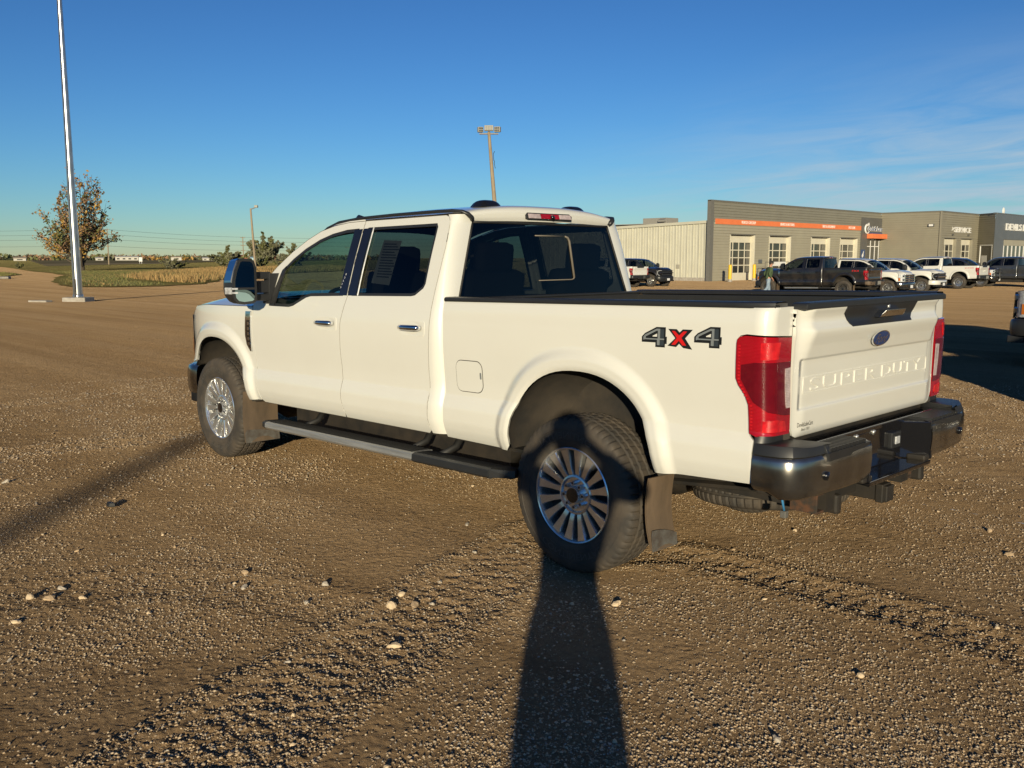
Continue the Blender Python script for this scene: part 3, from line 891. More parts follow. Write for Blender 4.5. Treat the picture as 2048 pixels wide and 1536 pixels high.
def arch_extra(ai, step):
    out = []
    n = int(1.7/step)
    for rho in (1.012, 1.03, 1.06, 1.10, 1.135, 1.165, 1.195, 1.225, 1.25):
        out += [p for p in arch_pts(ARCH[ai], rho, n) if p[1] > .60]
        xc, zc, rx, rz = ARCH[ai]
    return np.array(out), (lambda g: arch_rho(g[:, 0], g[:, 1], ARCH[ai]) < 1.26)
def pickup_meshes(step):
    """Half of the panels that do not depend on trim, as V,F,N in raked body coordinates."""
    P = {}
    rows = (.615, .64, .67, .70, .74, .79, .83, .855, .868, .876, .89, .92)
    fender = [(3.378, 1.362), (3.366, 1.30), (3.368, 1.08), (3.341, .90), (3.296, .70), (3.272, .632)]
    ar = [p for p in arch_pts(ARCH[1], 1.0, 34)]
    fender += [(3.452, .620)]+[p for p in ar if p[1] > .64 and not (p[0] > 4.3 and p[1] < .86)]
    fender += [(4.565, .855), (4.600, .86), (4.612, 1.0), (4.615, 1.20), (4.585, 1.285), (4.50, 1.345), (4.2, 1.362)]
    ex1, av1 = arch_extra(1, step); ex0, av0 = arch_extra(0, step)
    P['fender'] = panel(fender, [], step, map_side(False), .02, rows, extra=ex1, avoid=av1)
    P['door_f'] = panel(shrink(DOOR_F, .001), [WIN_F], step, map_side(False), .02, rows+(1.30, 1.36, 1.42, 1.48))
    P['door_r'] = panel(shrink(DOOR_R, .001), [WIN_R], step, map_side(False), .02, rows+(1.30, 1.36, 1.42, 1.48))
    bed = [(1.036, 1.438), (1.036, .604), (.49, .592)]+[p for p in arch_pts(ARCH[0], 1.0, 34)[::-1] if p[1] > .62]
    bed += [(-.566, .622), (-.72, .632), (-1.085, .645), (-1.098, .66), (-1.098, .845), (-1.070, .870)]
    bed += [(-1.064, 1.006), (-1.048, 1.052), (-1.014, 1.095), (-1.0005, 1.125), (-1.0005, 1.282), (-1.004, 1.30), (-1.018, 1.3145), (-1.05, 1.321), (-1.326, 1.307), (-1.330, 1.438)]
    P['bed'] = panel(bed, [], step, map_side(True), .02, rows+(1.28, 1.33, 1.37, 1.40, 1.42), extra=ex0, avoid=av0)
    P['gap_shade_f'] = panel(shrink(DOOR_F, -.004), [shrink(DOOR_F, .0005)], step*2, map_side(False, -.003), 0)
    P['gap_shade_r'] = panel(shrink(DOOR_R, -.004), [shrink(DOOR_R, .0005)], step*2, map_side(False, -.0035), 0)
    P['win_f'] = panel(shrink(WIN_F, .004), [], step*2, map_side(False, -.014), 0)
    P['win_r'] = panel(shrink(WIN_R, .004), [], step*2, map_side(False, -.014), 0)
    P['trim_f'] = panel(shrink(WIN_F, .0015), [shrink(WIN_F, .022)], step, map_side(False, -.002), .008)
    P['trim_r'] = panel(shrink(WIN_R, .0015), [shrink(WIN_R, .018)], step, map_side(False, -.002), .008)
    P['bpillar'] = panel([(2.20, 1.46), (2.108, 1.46), (2.106, 1.915), (2.20, 1.912)], [], step, map_side(False, .003), .004)
    P['bpillar_r'] = panel([(2.093, 1.46), (2.00, 1.46), (2.00, 1.916), (2.092, 1.916)], [], step, map_side(False, .003), .004)
    # cab rear corner, from the door seam round to the rear glass
    zs = np.concatenate([np.linspace(.61, 1.43, 18), np.linspace(1.45, 1.968, 16)])
    th = np.linspace(0, PI/2, 12)
    G = np.zeros((len(zs), len(th), 3))
    for i, z in enumerate(zs):
        xs = float(np.interp(z, [.61, .70, .88, 1.0, 1.28, 1.45, 1.62, 1.78, 1.925, 1.968], [1.178, 1.19, 1.184, 1.191, 1.182, 1.172, 1.164, 1.162, 1.180, 1.22]))
        yc = float(side_prof(np.array(z)))
        xb = float(np.interp(z, [.6, 1.433, 1.926, 1.968], [1.052, 1.083, 1.140, 1.128]))
        yg = float(np.interp(z, [.6, 1.30, 1.433, 1.926, 1.968], [.84, .84, .828, .656, .69]))
        for j, t in enumerate(th):
            e = .85
            G[i, j] = (xb+(xs-xb)*(1-math.sin(t)**e), yg+(yc-yg)*math.cos(t)**e, z)
    mb = MB(); mb.grid(G)
    P['corner'] = (np.array(mb.V), mb.F, None)
    # roof
    G = np.zeros((41, 25, 3))
    for i, p in enumerate(np.linspace(0, 10, 41)):
        x, hw, ze, zc = xrow(np.array(p))
        for j, v in enumerate(np.linspace(-1, 1, 25)):
            G[i, j] = (x-.03*(1-v*v)*(1 if p < 4 else max(0, 1-(p-4)))+.07*(1-v*v)*max(0, (p-7)/3), v*hw, ze+(zc-ze)*(1-abs(v)**2.8))
    mb = MB(); mb.grid(G); P['roof'] = (np.array(mb.V), mb.F, None); P['roofG'] = G
    # windscreen between roof header and cowl
    hdr = G[-1]
    cow = np.array([(3.60-.20*v*v, v*.86, 1.435-.02*v*v) for v in np.linspace(-1, 1, 25)])
    W = np.array([hdr*(1-t)+cow*t+np.array([0.03, 0, 0.035])*math.sin(PI*t) for t in np.linspace(0.015, 1, 9)])
    mb = MB(); mb.grid(W); P['windscreen'] = (np.array(mb.V), mb.F, None)
    # A pillar: strip from windscreen edge to door seam
    door_edge = np.array([(2.10, 1.971), (2.30, 1.969), (2.47, 1.953), (2.63, 1.921), (2.79, 1.860), (2.95, 1.778), (3.12, 1.668), (3.27, 1.548), (3.36, 1.455), (3.40, 1.405)])
    de = np.stack(map_side(False)(door_edge[:, 0], door_edge[:, 1]), -1)
    inner = []
    for (x, y, z) in de:
        if x < 2.6:
            k = np.argmin(np.abs(G[16:, -1, 0]-x)); inner.append(G[16+k, -1])
        else:
            t = min(1, max(0, (x-2.6)/(3.40-2.6))); q = W[0, -1]*(1-t)+W[-1, -1]*t+np.array([0.03, 0, 0.035])*math.sin(PI*t); inner.append(q)
    inner = np.array(inner)
    mid = (de+inner)/2+np.array([0, .006, .006])
    mb = MB(); mb.grid(np.array([de, mid, inner])); P['apillar'] = (np.array(mb.V), mb.F, None)
    # hood
    G2 = np.zeros((22, 31, 3))
    for i, u in enumerate(np.linspace(0, 1, 22)):
        for j, v in enumerate(np.linspace(-1, 1, 31)):
            xe = 4.83-.235*abs(v)**2.6
            xc0 = 3.60-.20*v*v
            x = xc0+(xe-xc0)*u
            ye = float(side_y(np.array(min(max(x, 3.38), 4.55)), np.array(1.362), False))-.004
            zc = float(np.interp(u, [0, .3, .6, .82, .93, 1], [1.44, 1.462, 1.455, 1.425, 1.385, 1.31]))
            ze = float(np.interp(x, [3.3, 4.2, 4.5, 4.585, 4.62], [1.366, 1.366, 1.35, 1.30, 1.285]))
            bul = .018*math.exp(-((abs(v)-.55)/.12)**2)*sstep(0, .3, u)
            G2[i, j] = (x, v*ye, ze+(zc-ze)*(1-abs(v)**3.4)+bul)
    mb = MB(); mb.grid(G2); P['hood'] = (np.array(mb.V), mb.F, None); P['hoodG'] = G2
    P['tailgate'] = panel([(-.79, 1.425), (-.795, .90), (-.77, .845), (-.74, .834), (.74, .834), (.77, .845), (.795, .90), (.79, 1.425)], [], step, map_tg(), .03,
                          (.85, .87, .955, .963, .972, 1.186, 1.194, 1.203, 1.25, 1.29, 1.312, 1.326, 1.342, 1.36, 1.39, 1.41), out=-1.0)
    P['lamp'] = panel(shrink(LAMP, .001), [], step, map_side(True, .010), .03)
    return P

_cache = {}
M['rubber_mark'] = mat('rubber_lettering', (0.085, 0.078, 0.068), 0.7)
def wheel_meshes(lo):
    key = ('wheel', lo)
    if key in _cache: return _cache[key]
    N = 64 if lo else 240
    half = [(.118, .258), (.130, .272), (.137, .29), (.1385, .30), (.141, .302), (.144, .325), (.1455, .345), (.1435, .362), (.1455, .364), (.142, .385), (.136, .402), (.130, .412), (.121, .421), (.101, .4275), (.081, .4295), (.077, .419), (.068, .419), (.064, .4305), (.036, .4315), (.032, .420), (.024, .420), (.020, .432)]
    prof = half+[(-a, b) for a, b in half[::-1]]
    V = []; F = []
    k = len(prof)
    for i in range(N):
        a = 2*PI*i/N; p = i % 4
        for lat, r in prof:
            al = abs(lat)
            rr = r; aa = a
            if not lo:
                if al > .08 and r > .40 and p == 0: rr -= .009 if al < .125 else .006
                if .03 < al < .07 and r > .425 and (i+2) % 4 == 0: rr -= .006
                if al < .021 and r > .425 and (i+1) % 4 == 0: rr -= .006
            V.append((rr*math.sin(aa), lat, rr*math.cos(aa)))
    for i in range(N):
        j = (i+1) % N
        for q in range(k-1): F.append((i*k+q, i*k+q+1, j*k+q+1, j*k+q))
    ty = bpy.data.meshes.new('tyre'); ty.from_pydata(V, [], F); ty.materials.append(M['rubber'])
    ty.polygons.foreach_set('use_smooth', np.ones(len(F), bool)); ty.set_sharp_from_angle(angle=R(28))
    f = lambda r, h, a: (r*math.sin(a), h, r*math.cos(a))
    n = 40 if lo else 96
    rim = MB()
    rim.lathe([(.254, .112), (.262, .120), (.264, .127), (.259, .131), (.253, .128), (.249, .114), (.244, .10), (.238, .03), (.226, -.11)], n, f, 0)
    rim.lathe([(.236, .045), (.20, .035), (.09, .04)], n, f, 1)
    rim.lathe([(.20, -.02), (.09, -.02)], n, f, 1)
    ns = 16
    for s in range(ns):
        a0 = (s//2)*(2*PI/8)+(1 if s % 2 else -1)*R(10.2)+R(22.5)
        rings = []
        for r, w, h in ((.098, .0190, .093), (.12, .0165, .100), (.155, .0170, .106), (.195, .0215, .111), (.225, .0265, .1145), (.249, .0310, .118)):
            lean = (1 if s % 2 else -1)*(.004*(r-.078)/.17)
            ring = []
            for ww, dh in ((-w, -.042), (-w, -.006), (-w*.84, 0), (w*.84, 0), (w, -.006), (w, -.042)):
                th = ww+lean
                ring.append((r*math.sin(a0)+th*math.cos(a0), h+dh, r*math.cos(a0)-th*math.sin(a0)))
            rings.append(ring)
        V2 = [p for rg in rings for p in rg]
        F2 = [(i*6+q, i*6+q+1, (i+1)*6+q+1, (i+1)*6+q) for i in range(5) for q in range(5)]
        rim.add(V2, F2, 0)
    rim.lathe([(.112, .04), (.112, .090), (.108, .101), (.098, .104), (.092, .090), (.048, .088), (.046, .112), (.043, .121), (.0, .124)], n, f, 0)
    for s in range(8):
        a0 = s*PI/4
        c = f(.066, .085, a0); e = f(.066, .116, a0)
        rim.cyl(c, e, .0135, .011, 8, 0)
        rim.cyl(f(.066, .116, a0), f(.066, .1175, a0), .008, .008, 6, 1)
    rim.lathe([(.0405, .1235), (.0, .1265)], 24, f, 2)
    ri = bpy.data.meshes.new('rim'); ri.from_pydata(rim.V, [], rim.F)
    for m_ in (M['alloy'], M['alloy_dark'], M['gloss_black']): ri.materials.append(m_)
    ri.polygons.foreach_set('material_index', np.array(rim.M, np.int32))
    bm = bmesh.new(); bm.from_mesh(ri); bmesh.ops.recalc_face_normals(bm, faces=bm.faces); bm.to_mesh(ri); bm.free()
    ri.polygons.foreach_set('use_smooth', np.ones(len(ri.polygons), bool)); ri.set_sharp_from_angle(angle=R(35))
    if not lo:
        V, F = fit_text('CONTINENTAL', 1.0, .034, 0.0)
        VV = []; FF = []
        for a0 in (0, PI):
            b_ = len(VV)
            for u, v, _ in V:
                r = .332+v; a = a0+u*R(78); hh = .1458 if r < .345 else .1462-.03*(r-.345)
                VV.append((r*math.sin(a), hh+.0006, r*math.cos(a)))
            FF += [tuple(i+b_ for i in q) for q in F]
        lt_ = bpy.data.meshes.new('sidewall_lettering'); lt_.from_pydata(VV, [], FF); lt_.materials.append(M['rubber_mark'])
        _cache['sidewall'] = lt_
    _cache[key] = (ty, ri)
    return ty, ri

def pickup(name, label, cat, loc, rz, paint_m, hero=False, group=None, scale=1.0, chrome_front=True, dirty=False, grille='bars', decal=None, body_trim=None, bumper='chrome', lamp_style=0, step=None, alloy_override=None):
    step = step or (.02 if hero else .10)
    key = ('panels', step)
    if key not in _cache: _cache[key] = pickup_meshes(step)
    P = _cache[key]
    t = thing(name, label, cat, loc, rz, group, scale)
    chrome = M['chrome'] if chrome_front else M['gloss_black']
    def put(nm, p, m, parent=t, smooth=True):
        return make(nm, rake(p[0]), p[1], m, parent, smooth, p[2])
    def putmb(nm, mb, m, parent=t, smooth=False, bevel=0.0, sharp=None):
        mb.V = [tuple(v) for v in rake(mb.V)]
        return mb.build(nm, m, parent, smooth, bevel, sharp)
    doors = {}
    for s in (1, -1):
        mm = (lambda p: p) if s == 1 else mirror
        def shell(nm, key_):
            p = mm(P[key_]) if P[key_][2] is not None else None
            if p is None:
                V, F, _ = P[key_]
                V = V.copy(); V[:, 1] *= s
                o = make(nm, rake(V), F if s == 1 else [q[::-1] for q in F], paint_m, t, True)
                return o
            return put(nm, p, paint_m)
        shell('front_fender', 'fender')
        df = shell('front_door', 'door_f'); dr = shell('rear_door', 'door_r')
        shell('cab_corner', 'corner'); shell('windscreen_pillar', 'apillar'); shell('bedside', 'bed')
        put('window', mm(P['win_f']), M['glass_clear'] if hero else M['glass_dark'], df); put('window', mm(P['win_r']), M['glass_dark'], dr)
        put('door_gap_shade', mm(P['gap_shade_f']), M['seam'], df); put('door_gap_shade', mm(P['gap_shade_r']), M['seam'], dr)  # dark strips over the door gaps, colour standing in for their shade
        put('window_trim', mm(P['trim_f']), M['black_plastic'], df); put('window_trim', mm(P['trim_r']), M['black_plastic'], dr)
        put('pillar_cover', mm(P['bpillar']), M['gloss_black'], df); put('pillar_cover', mm(P['bpillar_r']), M['gloss_black'], dr)
        doors[s] = (df, dr)
        # door handles: a bar standing off a shallow cup
        for d, hx in ((df, 2.325), (dr, 1.355)):
            y0 = s*float(side_y(np.array(hx), np.array(1.266), False))
            hb = MB(); hb.tube([(hx+.092, y0+s*.006, 1.268), (hx+.082, y0+s*.030, 1.268), (hx+.05, y0+s*.036, 1.268), (hx-.05, y0+s*.036, 1.268), (hx-.082, y0+s*.030, 1.268), (hx-.092, y0+s*.006, 1.268)], [.016, .019, .020, .020, .019, .016], 10, flat=.95)
            putmb('door_handle', hb, M['chrome'] if chrome_front else M['gloss_black'], d, True)
            if hero:
                cup = panel([(hx+.115, 1.305), (hx+.12, 1.30), (hx+.12, 1.225), (hx+.11, 1.215), (hx-.115, 1.215), (hx-.125, 1.225), (hx-.125, 1.30), (hx-.115, 1.308)], [], .03,
                            lambda a, b, hx=hx: (a, side_y(a, b, False)+.0025-.012*np.exp(-((a-hx)/.07)**2-((b-1.262)/.03)**2), b), .004)
                put('handle_cup', mm(cup), paint_m, d)
        # vertical chrome divider in the rear door glass
        dv = MB()
        pts = [(1.985, side_prof(np.array(z))*1.0-.002, z) for z in np.linspace(1.46, 1.92, 6)]
        dv.tube([(a, s*float(b), c) for a, b, c in pts], .006, 6)
        putmb('window_divider', dv, M['steel'], dr)
        # wheel arch liners
        for ai, a in enumerate(ARCH):
            ap = np.array(arch_pts(a, 1.0, 26))
            y_out = side_y(ap[:, 0], np.maximum(ap[:, 1], .60), ai == 0)-.012
            G = np.zeros((5, 26, 3))
            for i, (k, sh) in enumerate(((0, 1.0), (.03, 1.03), (.10, 1.04), (.28, 1.02), (.42, .9))):
                pp = np.array(arch_pts(a, sh, 26))
                G[i, :, 0] = pp[:, 0]; G[i, :, 1] = s*(y_out-k); G[i, :, 2] = np.where(ap[:, 1] < .62, .60, pp[:, 1])
            lm = MB(); lm.grid(G)
            n0 = 4*26
            lm.add([G[-1, 0], *G[-1], G[-1, -1]], [tuple(range(28))])
            putmb('wheel_arch_liner', lm, M['liner'], t, True, sharp=40)
        # mirrors on two arms
        mr = MB()
        prof = [(1.125, 1.375), (1.115, 1.42), (1.115, 1.62), (1.135, 1.672), (1.17, 1.688), (1.26, 1.690), (1.295, 1.676), (1.335, 1.60), (1.358, 1.53), (1.362, 1.45), (1.352, 1.395), (1.315, 1.362), (1.25, 1.352), (1.16, 1.358)]
        prof = [(1.115+(y-1.115)*.80, z) for y, z in prof]
        back = [(1.15+(y-1.15)*.8+.02, 1.40+(z-1.40)*.86+.02) for y, z in prof]
        mid_ = [(y, z) for y, z in prof]
        rings = [(3.035, prof), (3.045, prof), (3.10, mid_), (3.17, [(1.2+(y-1.2)*.93, 1.5+(z-1.5)*.93) for y, z in prof]), (3.225, [(1.22+(y-1.22)*.72, 1.5+(z-1.5)*.72) for y, z in prof])]
        V = [(x, s*y, z+RK*(x-1)) for x, rg in rings for y, z in rg]; n = len(prof)
        F = [(i*n+j, i*n+(j+1) % n, (i+1)*n+(j+1) % n, (i+1)*n+j) for i in range(len(rings)-1) for j in range(n)]
        F += [tuple(range(n)), tuple(range((len(rings)-1)*n, len(rings)*n))]
        mr.add(V, F)
        mo = putmb('side_mirror', mr, M['black_plastic'], t, True, sharp=35)
        dz = RK*2.05
        arms = MB()
        arms.box((3.13, s*1.05, 1.585+dz-.02), (.075, .17, .055)); arms.box((3.13, s*1.04, 1.43+dz-.03), (.075, .16, .05)); arms.box((3.13, s*1.02, 1.50+dz-.02), (.06, .10, .09))
        arms.hexa([(3.10, s*.93, 1.39), (3.19, s*.955, 1.39), (3.19, s*.985, 1.39), (3.10, s*.985, 1.39), (3.07, s*.90, 1.62), (3.16, s*.90, 1.62), (3.16, s*.985, 1.60), (3.08, s*.985, 1.62)])
        putmb('mirror_arm', arms, M['black_plastic'], mo, bevel=.006)
        sail = panel([(3.125, 1.376), (3.05, 1.374), (2.985, 1.672), (3.03, 1.642)], [], .05, map_side(False, .004), .012)
        put('mirror_sail', mm(sail), M['black_plastic'], doors[s][0])
        ins = np.array(prof); c0 = ins.mean(0); 
        up = [(y, z) for y, z in shrink(ins, .020)]
        def clip(poly, z0, keep_up):
            out = []
            for i in range(len(poly)):
                a, b = poly[i], poly[(i+1) % len(poly)]
                ka, kb = (a[1] > z0) == keep_up, (b[1] > z0) == keep_up
                if ka: out.append(a)
                if ka != kb:
                    q = (z0-a[1])/(b[1]-a[1]); out.append((a[0]+(b[0]-a[0])*q, z0))
            return out
        for z0, ku in ((1.478, True), (1.462, False)):
            g = MB(); pl = clip(up, z0, ku)
            tilt = .02
            g.prism(pl, lambda y, z: (3.0335+tilt*(1.36-y)*.0, s*y, z+dz), lambda y, z: (3.038, s*y, z+dz))
            putmb('mirror_glass', g, M['mirror'], mo)
        if hero:
            cp = MB(); pl = [(1.115+(a-1.115)*.80, b) for a, b in [(1.275, 1.69), (1.30, 1.676), (1.338, 1.60), (1.362, 1.53), (1.364, 1.515), (1.335, 1.515), (1.31, 1.60), (1.285, 1.65), (1.262, 1.672)]]
            cp.prism([(a+.004, b+.002) for a, b in pl], lambda y, z: (3.05, s*y, z+dz), lambda y, z: (3.16, s*(1.2+(y-1.2)*.95), 1.5+(z-1.5)*.96+dz))
            putmb('mirror_cap', cp, M['navy_paint'] if False else M['chrome_blue'], mo)
            tl = MB(); tl.box((3.09, s*1.313, 1.455+dz), (.09, .022, .05)); tl.box((3.03, s*1.30, 1.47+dz), (.03, .045, .014)); tl.box((3.03, s*1.30, 1.44+dz), (.03, .045, .014))
            putmb('turn_signal', tl, M['lens_clear'], mo, bevel=.004)
        # tail lamps
        lp = put('tail_lamp', mm(P['lamp']), M['lens_red'])
        if True:
            deep = [(-1.035, 1.185), (-1.035, 1.12), (-1.062, 1.075), (-1.095, 1.02), (-1.15, .975), (-1.235, .955), (-1.300, .950), (-1.303, 1.195), (-1.10, 1.198)]
            put('lens', mm(panel(deep, [], step, map_side(True, .0135), .006)), M['lens_deep'], lp)
            put('reverse_lens', mm(panel([(-1.255, 1.165), (-1.255, 1.075), (-1.262, .985), (-1.298, .985), (-1.300, 1.168)], [], step, map_side(True, .0165), .006)), M['lens_white'], lp)
            if hero:
                put('reflector', mm(panel([(-1.12, 1.285), (-1.12, 1.21), (-1.20, 1.21), (-1.215, 1.285)], [], step, map_side(True, .0125), .003)), M['lens_bright'], lp)
                put('reflector', mm(panel([(-1.13, .935), (-1.13, .885), (-1.27, .88), (-1.26, .925), (-1.19, .938)], [], step, map_side(True, .0125), .003)), M['lens_bright'], lp)
                dots = MB()
                for zz in np.linspace(.90, 1.27, 26):
                    ss = -1.022 if zz > 1.11 else (-1.085 if zz < 1.0 else -1.022-.063*(1.11-zz)/.11)
                    p = np.stack(map_side(True, .0115)(np.array([ss-.006, ss+.006, ss+.006, ss-.006]), np.array([zz-.004, zz-.004, zz+.004, zz+.004])), -1)
                    p[:, 1] *= s
                    dots.add(p, [(0, 1, 2, 3)])
                putmb('light_guide', dots, M['lens_bright'], lp)
        base = panel([(-1.100, .866), (-1.100, .77), (-1.312, .77), (-1.31, .860)], [], step, map_side(True, -.006), .01)
        put('lamp_base', mm(base), M['black_plastic'])
        # black edging along the bed rail
        rc = MB()
        for (x0, x1) in ((1.034, -1.155),):
            xx = np.linspace(x0, x1, 24)
            sec = [(.0, 1.436), (.004, 1.446), (.000, 1.458), (-.012, 1.463), (-.085, 1.463), (-.10, 1.455), (-.10, 1.43)]
            yy = side_y(np.maximum(xx, -1.09), np.full(24, 1.43), True)
            yy = yy-np.where(xx < -1.09, (.07-np.sqrt(np.maximum(.07**2-(-1.09-xx)**2, 0)))*1.0, 0)
            rc.grid(np.array([[(x, s*(y+dy), z) for dy, z in sec] for x, y in zip(xx, yy)]))
        putmb('bed_rail_cap', rc, M['black_plastic'], t, True, sharp=45)
        # mud flaps
        if hero or dirty:
            for fx, zt, zb, yi in ((-.545, .62, .255, .80), (3.50, .63, .215, .70)):
                fl = MB(); G = np.zeros((9, 7, 3))
                for i, q in enumerate(np.linspace(0, 1, 9)):
                    for j, w in enumerate(np.linspace(0, 1, 7)):
                        G[i, j] = (fx+(.03*math.sin(PI*q*.7))-.05*q*q*(1 if fx < 0 else .6)+.03*(w-.5)**2, s*(yi+(1.012-yi)*w), zt+(zb-zt)*q)
                fl.grid(G); G2 = G.copy(); G2[..., 0] -= .008; fl.grid(G2[:, ::-1])
                fo = fl.build('mud_flap', M['flap'], t, True)
                pt = MB(); x0 = G[-1, 0, 0]
                lobe = [(yi+.004, zb-.004), (yi+.004, zb+.055)]+[(yi+(1.01-yi)*q, zb+.055+.045*math.sin(PI*q*.55)) for q in np.linspace(.1, .95, 6)]+[(1.009, zb+.07), (1.009, zb-.004)]
                pt.prism(lobe, lambda y, z: (x0-.009+(z-zb)*.12, s*y, z), lambda y, z: (x0-.012+(z-zb)*.12, s*y, z))
                if hero: pt.build('weight_plate', M['steel_dull'], fo)
        # running board
        if hero or dirty:
            rb = MB()
            rb.prism([(.925, .492), (1.072, .496), (1.094, .490), (1.098, .456), (1.085, .442), (.925, .446)], lambda y, z: (3.03, s*y, z), lambda y, z: (1.23, s*y, z))
            ro = putmb('running_board', rb, M['steel'], t, bevel=.004)
            pad = MB()
            for xx in np.arange(1.30, 3.00, .030):
                pad.box((xx, s*1.008, .4985), (.016, .118, .008))
            pad.box((2.13, s*1.008, .4955), (1.74, .128, .005))
            putmb('step_pad', pad, M['rubber_black'], ro)
            cap = MB()
            cap.prism([(.955, .492), (1.075, .499), (1.100, .490), (1.104, .452), (1.088, .438), (.955, .442)], lambda y, z: (1.225, s*y, z), lambda y, z: (.52, s*y, z))
            cap.hexa([(.52, s*.955, .442), (.42, s*.955, .45), (.37, s*1.04, .455), (.52, s*1.10, .445), (.52, s*.955, .495), (.42, s*.955, .495), (.37, s*1.035, .495), (.52, s*1.10, .497)])
            putmb('end_cap', cap, M['black_plastic'], ro, bevel=.006); cap = MB()
            cap.prism([(.955, .492), (1.07, .50), (1.098, .488), (1.100, .456), (1.085, .442), (.955, .446)], lambda y, z: (3.028, s*y, z), lambda y, z: (3.085, s*(y-.012), z))
            putmb('end_cap', cap, M['black_plastic'], ro, bevel=.006)
            br = MB()
            for xx in (2.75, 1.45, 1.15):
                br = MB(); br.tube([(xx, s*.72, .60), (xx, s*.80, .50), (xx, s*.94, .462)], .024, 8); putmb('bracket', br, M['rubber_black'], ro, True)
    # roof, glass, hood
    ro = make('roof', rake(P['roof'][0]), P['roof'][1], paint_m, t, True)
    make('windscreen', rake(P['windscreen'][0]), P['windscreen'][1], M['glass_wind'], t, True)
    make('hood', rake(P['hood'][0]), P['hood'][1], paint_m, t, True)
    cow = MB(); cow.box((3.52, 0, 1.40), (.30, 1.62, .04)); putmb('cowl', cow, M['black_plastic'], t)
    for s in (1, -1):
        dm = MB()
        dm.tube([(2.74, s*.728, 1.905), (2.62, s*.748, 1.943), (2.45, s*.760, 1.976), (2.2, s*.764, 1.991), (1.8, s*.766, 1.995), (1.35, s*.763, 1.994), (1.22, s*.752, 1.992), (1.15, s*.730, 1.985), (1.130, s*.700, 1.968), (1.126, s*.676, 1.950), (1.134, s*.664, 1.932)], [.012, .014]+[.016]*6+[.022, .022, .016], 8, flat=.7)
        putmb('roof_moulding', dm, M['black_plastic'], ro, True)
    # rear glass and cab back
    def rg(y01, z01, off=0.0):
        z = 1.440+(1.922-1.440)*z01
        hw = .822+(.655-.822)*z01
        return (1.084+(1.140-1.084)*z01-.032*(1-y01*y01)-off, y01*hw, z)
    gm = MB(); gm.grid([[rg(a, b) for a in np.linspace(-1, 1, 17)] for b in np.linspace(0, 1, 9)])
    rgo = putmb('rear_window', gm, M['glass_dark'], t, True)
    cb = MB(); cb.grid([[(1.05+.004*k, y, z) for y in np.linspace(-.84, .84, 9)] for k, z in enumerate((.70, 1.0, 1.30, 1.425))])
    cb.grid([[rg(a, 0, .0) if k else (1.062-.025*(1-a*a), a*.838, 1.42) for a in np.linspace(-1, 1, 17)] for k in (0, 1)])
    putmb('cab_back', cb, paint_m, t, True)
    gf = MB()
    path = [rg(a, 0.004, .002) for a in np.linspace(-1, 1, 15)]
    gf.tube(path, .008, 6); gf.tube([rg(1, b, .001) for b in np.linspace(0, 1, 8)], .008, 6); gf.tube([rg(-1, b, .001) for b in np.linspace(0, 1, 8)], .008, 6); gf.tube([rg(a, 1.0, .002) for a in np.linspace(-1, 1, 15)], .008, 6)
    putmb('glass_seal', gf, M['rubber_black'], rgo, True)
    if hero:
        sl = MB()
        corner = [(.20, .838), (-.23, .838), (-.272, .82), (-.290, .77), (-.287, .26), (-.275, .235), (-.25, .225), (.17, .222)]
        sl.tube([rg(a, b, .004) for a, b in corner[:2]], .004, 6); sl.tube([rg(a, b, .004) for a, b in corner[1:5]], [.005, .008, .008, .008], 8); sl.tube([rg(a, b, .004) for a, b in corner[4:]], [.008, .005, .004, .003], 6)
        putmb('slider_frame', sl, M['slider'], rgo, True)
    # high brake lamp on the rear header
    bl = MB()
    hz = lambda y, z: (1.095-.02-(1-(y/.7)**2)*.012+max(0, (z-1.97))*.5, y, z)
    bl.prism([(.215, 1.948), (.222, 1.975), (.205, 1.992), (-.205, 1.992), (-.222, 1.975), (-.215, 1.945)], lambda y, z: (1.118, y, z+.002), lambda y, z: (1.084+max(0, z-1.965)*.6, y, z+.002))
    blo = putmb('high_brake_lamp', bl, M['black_plastic'], t, bevel=.004)
    for (a, b, m_) in ((.205, .095, 'lens_white'), (.085, -.085, 'lens_red'), (-.095, -.205, 'lens_white')):
        l2 = MB(); l2.prism([(a, 1.954), (a, 1.984), (b, 1.984), (b, 1.954)], lambda y, z: (1.086+max(0, z-1.965)*.6, y, z+.002), lambda y, z: (1.078+max(0, z-1.965)*.6, y, z+.002))
        putmb('lamp_lens', l2, M[m_], blo)
    if hero:
        cm = MB(); cm.tube([(1.082, -.012, 1.968), (1.064, -.012, 1.962)], [.016, .013], 10); putmb('camera_eye', cm, M['gloss_black'], blo, True)
        for yy in (.41, -.42):
            bu = MB()
            G = np.zeros((9, 13, 3))
            for i, q in enumerate(np.linspace(-1, 1, 9)):
                for j, w in enumerate(np.linspace(-1, 1, 13)):
                    zt = .046*(max(0, 1-abs(w)**4))**.5*(max(0, 1-abs(q)**3))**.5
                    G[i, j] = (1.28+q*.07, yy+w*.078, 2.030-.01*(abs(yy)>.41)+zt)
            bu.grid(G)
            putmb('roof_marker', bu, M['gloss_black'], ro, True)
        sm = MB(); sm.tube([(2.48, .60, 2.0), (2.44, .60, 2.022), (2.38, .60, 2.01)], [.012, .014, .01], 8); putmb('roof_marker', sm, M['gloss_black'], ro, True)
    # tailgate
    tg = put('tailgate', P['tailgate'], paint_m)
    tcap = MB(); tcap.prism([(-.79, 1.424), (-.79, 1.450), (-.77, 1.456), (.77, 1.456), (.79, 1.450), (.79, 1.424)], lambda y, z: (-1.228, y, z), lambda y, z: (-1.15, y, z))
    putmb('top_cap', tcap, M['black_plastic'], tg, bevel=.006)
